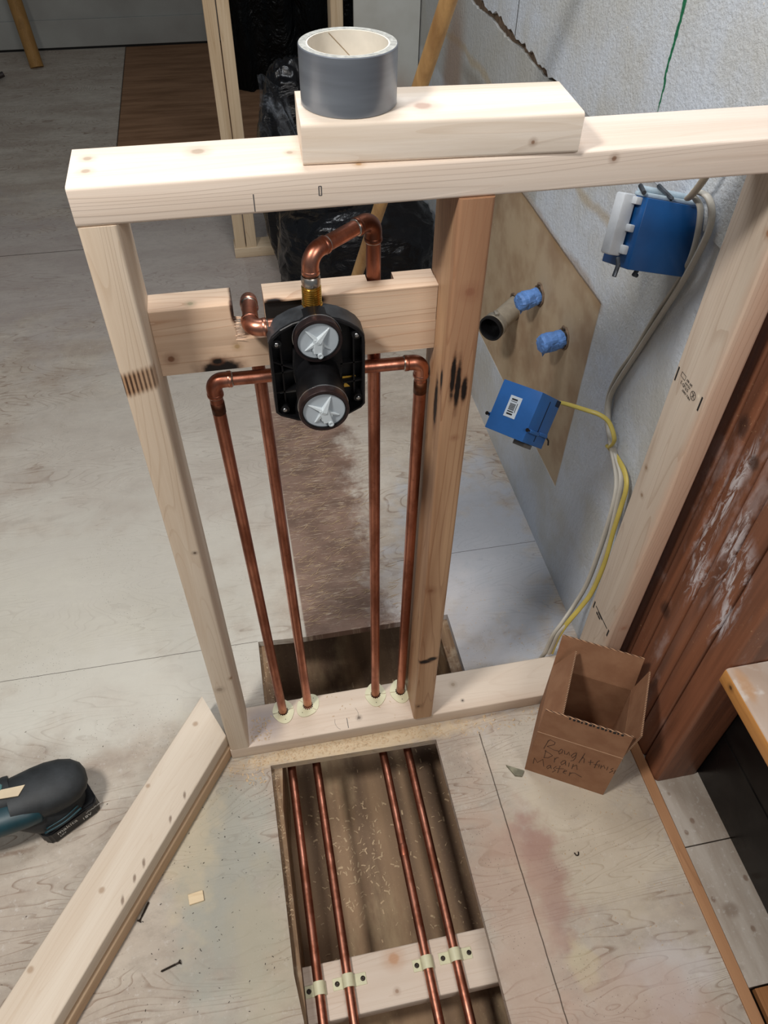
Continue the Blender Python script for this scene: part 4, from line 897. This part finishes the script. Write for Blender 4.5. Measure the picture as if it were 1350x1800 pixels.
# ------------------------------------------------------------------ cordless tool
dt = empty('cordless_drill', (-320, -40, 0), 'dark teal and black cordless power tool standing on the floor left of the diagonal boards', 'power tool')
a0 = V((-342, -101, 0.3)); bx = V((0.855, 0.519, 0)).normalized(); by = V((-bx.y, bx.x, 0))
Mt = frameM(a0, bx, by, (0, 0, 1))
M_RUB = plain('black_rubber', srgb(36, 39, 41), 0.6, var=0.35, nscale=30, bump=0.2)
M_TEAL = plain('teal_plastic', srgb(18, 54, 62), 0.45, var=0.2, nscale=25)
bm = nb(); t_ = nb(); prism(t_, [(6, -8), (96, -8), (104, 0), (106, 60), (98, 72), (8, 72), (-6, 60), (-6, 6)], 0, 40, 'xy'); bmesh.ops.bevel(t_, geom=list(t_.edges), offset=4, segments=3, affect='EDGES'); merge(bm, t_, Mt); bat = fin('battery', bm, M_BLACK, dt, True, autos=35)
for s_, sz, xx, zz in (('makita', 15, 38, 27), ('LXT', 7, 26, 14), ('18V', 12, 74, 15), ('LITHIUM-ION', 5.5, 92, 27)):
    M = frameM(Mt @ V((xx, -8.1, zz)), bx, (0, 0, 1), -by); textmesh('lettering', s_, sz, M, plain('white_print_%s' % s_[:2], srgb(206, 206, 200), 0.5), bat, 0.15)
def blobby(rings, mat, nm, par, seg=28, M=None):
    """rings: (centre, rx, ry, axis-u, axis-v)"""
    bm = nb(); R = []
    for c, ra, rb, u, v in rings: R.append([bm.verts.new((M @ (V(c)+V(u)*ra*math.copysign(abs(math.cos(k*2*math.pi/seg))**0.85, math.cos(k*2*math.pi/seg))+V(v)*rb*math.copysign(abs(math.sin(k*2*math.pi/seg))**0.85, math.sin(k*2*math.pi/seg))))) for k in range(seg)])
    for i in range(len(R)-1):
        for k in range(seg): bm.faces.new([R[i][k], R[i][(k+1) % seg], R[i+1][(k+1) % seg], R[i+1][k]])
    bm.faces.new(R[0][::-1]); bm.faces.new(R[-1]); return fin(nm, bm, mat, par, True, autos=60)
X, Y, Z = (1, 0, 0), (0, 1, 0), (0, 0, 1)
blobby([((42, 34, 38), 52, 40, X, Y), ((40, 34, 44), 56, 42, X, Y), ((30, 36, 58), 54, 40, X, Y), ((10, 40, 78), 46, 36, X, Y), ((-10, 42, 98), 38, 30, X, Y)], M_RUB, 'handle_foot', dt, M=Mt)
# motor housing: fat rubber body lying over the handle, axis pointing back left
hx = V((-0.93, -0.28, 0.12)).normalized(); hy = V((0.28, -0.93, 0)).normalized(); hz = hx.cross(hy); hz = hz if hz.z > 0 else -hz
Mq = frameM(V((-292, -30, 92)), hx, hy, hz)
prof = [(-34, 10), (-28, 24), (-14, 36), (6, 43), (30, 46), (54, 45), (80, 42), (100, 40)]
blobby([((h, 0, 0), r_*1.05, r_*0.72, Y, Z) for h, r_ in prof], M_RUB, 'motor_housing', dt, M=Mq)
blobby([((h, 26-h*0.05, -6), r_, r_*0.8, Y, Z) for h, r_ in [(52, 24), (56, 29), (80, 31), (120, 31), (160, 29), (175, 26)]], M_TEAL, 'gear_housing', dt, M=Mq)
blobby([((h, -14, 2), r_, r_*0.8, Y, Z) for h, r_ in [(92, 34), (100, 35), (150, 30), (170, 24)]], M_RUB, 'front_cover', dt, M=Mq)
bm = nb(); poly = [(66, -12), (116, 2), (118, -14), (98, -24), (92, -18), (70, -30)]
for i in range(1): prism(bm, [(66, -4), (118, -14), (120, 2), (80, 12)], 31.5, 33.5, 'xy', Mq)
fin('sticker', bm, M_TAN, dt)
bm = nb(); tube(bm, smoothline([Mt @ V(p) for p in ((4, -5, 52), (40, -12, 56), (74, -8, 55))]), 2.2, 8); tube(bm, smoothline([Mt @ V(p) for p in ((10, -4, 60), (44, -9, 64), (72, -4, 62))]), 1.6, 8)
fin('housing_trim', bm, M_TEAL, dt, True)
bm = nb(); tube(bm, smoothline([Mq @ V(p) for p in ((104, -22, 29), (124, -30, 26), (140, -24, 27), (128, -10, 31), (108, -12, 32), (104, -22, 29))]), 3.2, 8); fin('trigger_lever', bm, plain('pale_teal', srgb(84, 122, 122), 0.4), dt, True)

# ------------------------------------------------------------------ back room
M_FAR = wood('far_stud_wood', srgb(206, 184, 154), srgb(172, 144, 110), 'z', seed=51, streak=0.6)
bp = empty('partition_frame', (460, 2020, 0), 'far partition frame of rough studs on a floor plate behind the garbage bags', 'stud frame')
bm = nb(); beam(bm, 138, 785, 1985, 2062, 0.3, 38, 'x', 2); fin('bottom_plate', bm, wood('far_plate', srgb(206, 186, 158), srgb(172, 146, 116), 'x', seed=52), bp, True, autos=35)
for (x0, x1) in ((143, 181), (184, 222), (528, 567)):
    bm = nb(); beam(bm, x0, x1, 1990, 2062, 38.2, 2400, 'z', 2.5); fin('stud', bm, M_FAR, bp, True, autos=35)
def lumpy(name, c, r, lab, seed, mat, top=None, cut=None, cat='garbage bag', grp=None):
    bm = nb(); bmesh.ops.create_icosphere(bm, subdivisions=5, radius=1.0)
    for v in bm.verts:
        p = v.co.copy(); q = V([math.copysign(abs(x)**0.72, x) for x in p])
        n1 = noise.noise(p*1.7+V((seed, 0, 0))); n2 = 1-abs(noise.noise(p*3.2+V((0, seed, 3))))*2; n3 = 1-abs(noise.noise(V((p.x*5, p.y*5, p.z*9))+V((seed, 2, 0))))*2
        s = 1+0.10*n1+0.05*n2+0.035*n3
        z = q.z
        if z > 0.35 and top: k = (z-0.35)/0.65; q.x *= 1-top*k*k; q.y *= 1-top*k*k
        co = V((q.x*r[0]*s, q.y*r[1]*s, (z*s+1)*r[2]/1.0))
        co = co+V(c); co.z = max(co.z, 1.0)
        if cut: co.x = min(co.x, cut)
        v.co = co
    o = fin(name, bm, mat, None, True, label=lab, cat=cat, group=grp); return o
t = NT('black_bag_plastic'); v = t.noise((6, 6, 16), 4, 0.5, dist=1.0); v2 = t.noise(20, 2, 0.5, dist=1.0)
t.bump(t.math('ADD', v, t.math('MULTIPLY', v2, 0.15)), 0.6, 0.025); M_BAG = t.out((0.004, 0.004, 0.005), 0.26, spec=0.28)
lumpy('garbage_bag', (520, 1540, 0), (245, 215, 215), 'bulging glossy black garbage bag behind the copper pipes', 3, M_BAG, None, 783)
lumpy('garbage_bag', (372, 1868, 0), (110, 85, 340), 'taller thin black bag with cloudy plastic film rising behind the tape roll', 8, M_BAG, 0.35)
t = NT('cloudy_film'); n = t.noise((8, 8, 5), 5, 0.65, dist=2.5); t.b.inputs['Alpha'].default_value = 1
c = t.mix(t.rng(n, 0.45, 0.68), (0.02, 0.022, 0.026), srgb(120, 126, 134)); t.bump(n, 0.8, 0.02); t.l.new(t.rng(n, 0.4, 0.7, 0.35, 0.9), t.b.inputs['Alpha']); M_FILM = t.out(c, 0.22)
bm = nb(); nx, nz = 14, 18; g = []
for i in range(nx+1):
    for j in range(nz+1):
        u, v_ = i/nx, j/nz; x = 268+u*(150-60*v_)+6*math.sin(v_*9+u*4); y = 1752+10*math.sin(u*11+v_*5)+10*noise.noise(V((u*4, v_*4, 1))); z = 380+v_*(318-70*u*u)
        g.append(bm.verts.new((x, y, z)))
for i in range(nx):
    for j in range(nz): k = i*(nz+1)+j; bm.faces.new([g[k], g[k+1], g[k+nz+2], g[k+nz+1]])
bmesh.ops.solidify(bm, geom=list(bm.faces), thickness=0.8)
fin('plastic_film', bm, M_FILM, None, True, label='crumpled cloudy plastic film draped on the taller black bag', cat='plastic film')
# black sheeting hung in the far doorway
t = NT('black_sheeting'); n = t.noise((6, 6, 2.5), 5, 0.6, dist=1.5); t.bump(n, 0.9, 0.05); M_SHEET = t.out((0.003, 0.003, 0.003), 0.3, spec=0.15)
bm = nb(); nx, nz = 90, 24; g = []
for i in range(nx+1):
    for j in range(nz+1):
        u, v_ = i/nx, j/nz; x = 232+u*1500; fold = 45*noise.noise(V((u*22, v_*1.5, 0)))+20*noise.noise(V((u*60, v_*4, 3)))
        g.append(bm.verts.new((x, 3790+fold+260*(u)*0-60*(1-v_), 2+v_*2300)))
for i in range(nx):
    for j in range(nz): k = i*(nz+1)+j; bm.faces.new([g[k], g[k+1], g[k+nz+2], g[k+nz+1]])
bmesh.ops.solidify(bm, geom=list(bm.faces), thickness=1)
fin('plastic_sheeting', bm, M_SHEET, None, True, label='black plastic sheeting hanging behind the far studs', cat='plastic sheeting')
# wooden handle
M_HAN = wood('handle_wood', srgb(190, 150, 98), srgb(140, 102, 62), 'z', seed=61, streak=0.9, rings=0.0, rough=0.4)
bm = nb(); D = V((62.3, -264.9, 481.4)); p0 = V((370, 1237, 6)); tube(bm, [p0, p0+D*0.5, p0+D*3.1], 14, 24); fin('tool_handle', bm, M_HAN, None, True, autos=50, label='round varnished wooden tool handle leaning over the garbage bags', cat='handle')
# slanted pole foot far left
bm = nb(); tube(bm, [(-805, 4265, 2), (-850, 4400, 330), (-985, 4520, 900)], [36, 38, 40], 20); fin('wooden_pole', bm, wood('pole_wood', srgb(172, 130, 74), srgb(130, 92, 50), 'z', seed=63, knots=[((-830, 4290, 210), 12, (90, 60, 34))]), None, True, autos=50, label='round wooden pole leaning at the far left by the back wall', cat='pole')
bm = nb(); Mx = Matrix.Translation(V((-1000, 4040, 28))) @ Matrix.Rotation(0.5, 4, 'Z'); tube(bm, [Mx @ V((-60, 0, 0)), Mx @ V((10, 0, 0))], 26, 18); tube(bm, [Mx @ V((10, 0, 0)), Mx @ V((60, 0, 8))], 14, 14); lathe(bm, [(27, 0), (29, 2), (29, 12), (27, 14)], Mx @ V((-20, 0, 0)), Mx.to_3x3() @ V((1, 0, 0)), 18)
fin('pipe_fitting', bm, plain('dark_fitting_metal', srgb(70, 62, 60), 0.4, 0.5), None, True, autos=40, label='small dark pipe fitting on the floor at the far left edge', cat='fitting')
bm = nb(); beam(bm, -790, -752, 2075, 2164, 0.3, 260, 'z', 3); fin('stud_end', bm, M_FAR, None, True, autos=35, label='upright end of a rough stud at the left edge of the picture', cat='board')

# ------------------------------------------------------------------ small things on the floor
bm = nb(); Mx = Matrix.Translation(V((-80, -249, 0.3))) @ Matrix.Rotation(0.12, 4, 'Z'); rbox(bm, -13, 13, -9, 9, 0, 5, 0.6, 1, Mx)
fin('wood_scrap', bm, wood('scrap_wood', srgb(236, 214, 178), srgb(214, 186, 146), 'x', seed=71), None, label='small rectangular pale wood scrap on the floor right of the diagonal boards', cat='scrap')
def screw(x, y, ang, L, lab, z=2.6):
    d = V((math.cos(ang), math.sin(ang), 0)); p = V((x, y, z)); e = empty('screw', (x, y, 0), lab, 'screw')
    bm = nb(); prof = [(0, -L/2), (0.5, -L/2+1)]
    h = -L/2+2
    while h < L/2-8: prof += [(1.4, h), (2.1, h+0.7), (1.4, h+1.4)]; h += 2
    prof += [(1.5, L/2-3)]
    lathe(bm, prof, p, d, 10); fin('shank', bm, M_SCREW, e, True, autos=40)
    bm = nb(); lathe(bm, [(1.5, L/2-3), (4, L/2), (4, L/2+0.8), (0, L/2+0.9)], p+V((0, 0, 0.2)), d, 16); fin('head', bm, M_SCREW, e, True, autos=40)
screw(-126, -350, 0.25, 34, 'dark deck screw lying on the dusty floor in front of the wood scrap'); screw(-170, -254, 4.2, 34, 'dark screw lying against the side of the lower diagonal board')
bm = nb(); tube(bm, smoothline([(610, -304, 1.2), (612, -309, 1.2), (616, -309, 1.2), (618, -304, 1.4)]), 1.2, 7); fin('staple', bm, M_SCREW, None, True, label='small bent black staple on the plywood in front of the cardboard box', cat='staple')
bm = nb(); t_ = nb(); prism(t_, [(536, -118), (568, -136), (560, -146), (547, -142)], 0.3, 5, 'xy'); merge(bm, t_); fin('plaster_chip', bm, plain('grey_chip', srgb(128, 124, 104), 0.8, var=0.3), None, label='grey chip of debris poking out from the front left corner of the cardboard box', cat='chip')
bm = nb(); rbox(bm, 655, 663, -12, 3, 10, 26, 1, 1); fin('metal_bracket', bm, M_SCREW, None, label='small dark bracket at the edge of the bottom plate beside the cardboard box', cat='bracket')

def shavings(name, spots, mat, lab, seed, size=(2, 7), curl=True):
    r = random.Random(seed); bm = nb()
    for (x0, x1, y0, y1, z, n_) in spots:
        for _ in range(n_):
            x, y = r.uniform(x0, x1), r.uniform(y0, y1); L = r.uniform(*size); w_ = L*r.uniform(0.15, 0.4); a_ = r.uniform(0, 6.28); h = r.uniform(0.2, L*0.28) if curl else 0.3
            d = V((math.cos(a_), math.sin(a_), 0)); s = V((-d.y, d.x, 0)); p = V((x, y, z))
            vs = [bm.verts.new(p-d*L/2+s*w_/2+V((0, 0, 0.2))), bm.verts.new(p-d*L/2-s*w_/2+V((0, 0, 0.2))), bm.verts.new(p-s*w_/2+V((0, 0, h+0.3))), bm.verts.new(p+s*w_/2+V((0, 0, h+0.3)))]
            ve = [bm.verts.new(p+d*L/2-s*w_/2+V((0, 0, 0.2))), bm.verts.new(p+d*L/2+s*w_/2+V((0, 0, 0.2)))]
            bm.faces.new(vs); bm.faces.new([vs[3], vs[2], ve[0], ve[1]])
    fin(name, bm, mat, None, label=lab, cat='sawdust', kind='stuff')
M_SH = plain('fresh_shavings', srgb(200, 174, 140), 0.8, var=0.15, nscale=200)
bm = nb(); Mx = frameM(V((829, 1058, 0.5)), V((-0.62, -0.78, 0)), V((0.0, 0.0, 1.0)), V((-0.78, 0.62, 0)))
prism(bm, [(735, 985), (786, 1052), (786, 1180), (720, 1180)], 0.5, 4, 'xy'); prism(bm, [(783, 1050), (786.5, 1050), (786.5, 1180), (783, 1180)], 4, 60, 'xy')
fin('cardboard_scrap', bm, M_KRAFT, None, label='piece of brown cardboard lying on the floor at the wall behind the brown stud', cat='cardboard')
shavings('sawdust', [(40, 430, -26, -1, 0.2, 420), (-10, 60, -60, 0, 0.2, 70), (430, 700, -40, -2, 0.2, 120)], M_SH, 'pale sawdust shavings on the floor strip between the bottom plate and the front opening', 1)
shavings('sawdust', [(42, 84, 8, 60, 38.2, 120), (84, 360, 5, 85, 38.2, 26)], M_SH, 'small wood shavings heaped on the bottom plate beside the left stud', 2, (1.5, 5))
shavings('sawdust', [(100, 480, -370, 60, -237.6, 200), (140, 280, -260, -40, -237.6, 150), (130, 480, 110, 260, -237.6, 70)], M_SH, 'wood shavings scattered at the bottom of the floor opening', 3, (3, 11))
shavings('sawdust', [(74, 86, -330, -30, -19.2, 120), (75, 96, 110, 262, -19.2, 50)], M_SH, 'fine sawdust lying on the exposed left joist', 4, (1.5, 5))
shavings('debris', [(-180, 70, -470, -40, 0.2, 170), (-420, -60, -330, 200, 0.2, 60)], plain('dark_crumbs', srgb(44, 36, 32), 0.8), 'dark crumbs of debris scattered on the dusty floor around the diagonal boards', 5, (1.2, 3.6))
shavings('sawdust', [(560, 792, -480, -120, 0.2, 200), (520, 790, 110, 300, 0.2, 130)], M_SH, 'pale crumbs scattered on the plywood right of the openings', 6, (1.2, 4))
def fibres(spots, seed, lab):
    r = random.Random(seed); bm = nb()
    for (x0, x1, y0, y1, n_) in spots:
        for _ in range(n_):
            x, y = r.uniform(x0, x1), r.uniform(y0, y1); L = r.uniform(5, 30); a_ = r.gauss(0.25, 0.35); d = V((math.cos(a_), math.sin(a_), 0)); q = V((-d.y, d.x, 0))*r.uniform(-0.12, 0.12)*L
            p = V((x, y, 0.9)); tube(bm, [p-d*L/2, p+q+V((0, 0, r.uniform(0, 1.5))), p+d*L/2], [0.3, 0.55, 0.25], 4)
    fin('wood_fibres', bm, M_SH, None, label=lab, cat='wood fibres', kind='stuff')
fibres([(192, 330, 290, 1000, 420), (330, 420, 290, 700, 70)], 7, 'long pale wood fibres scattered over the bare brown floor strip behind the frame')
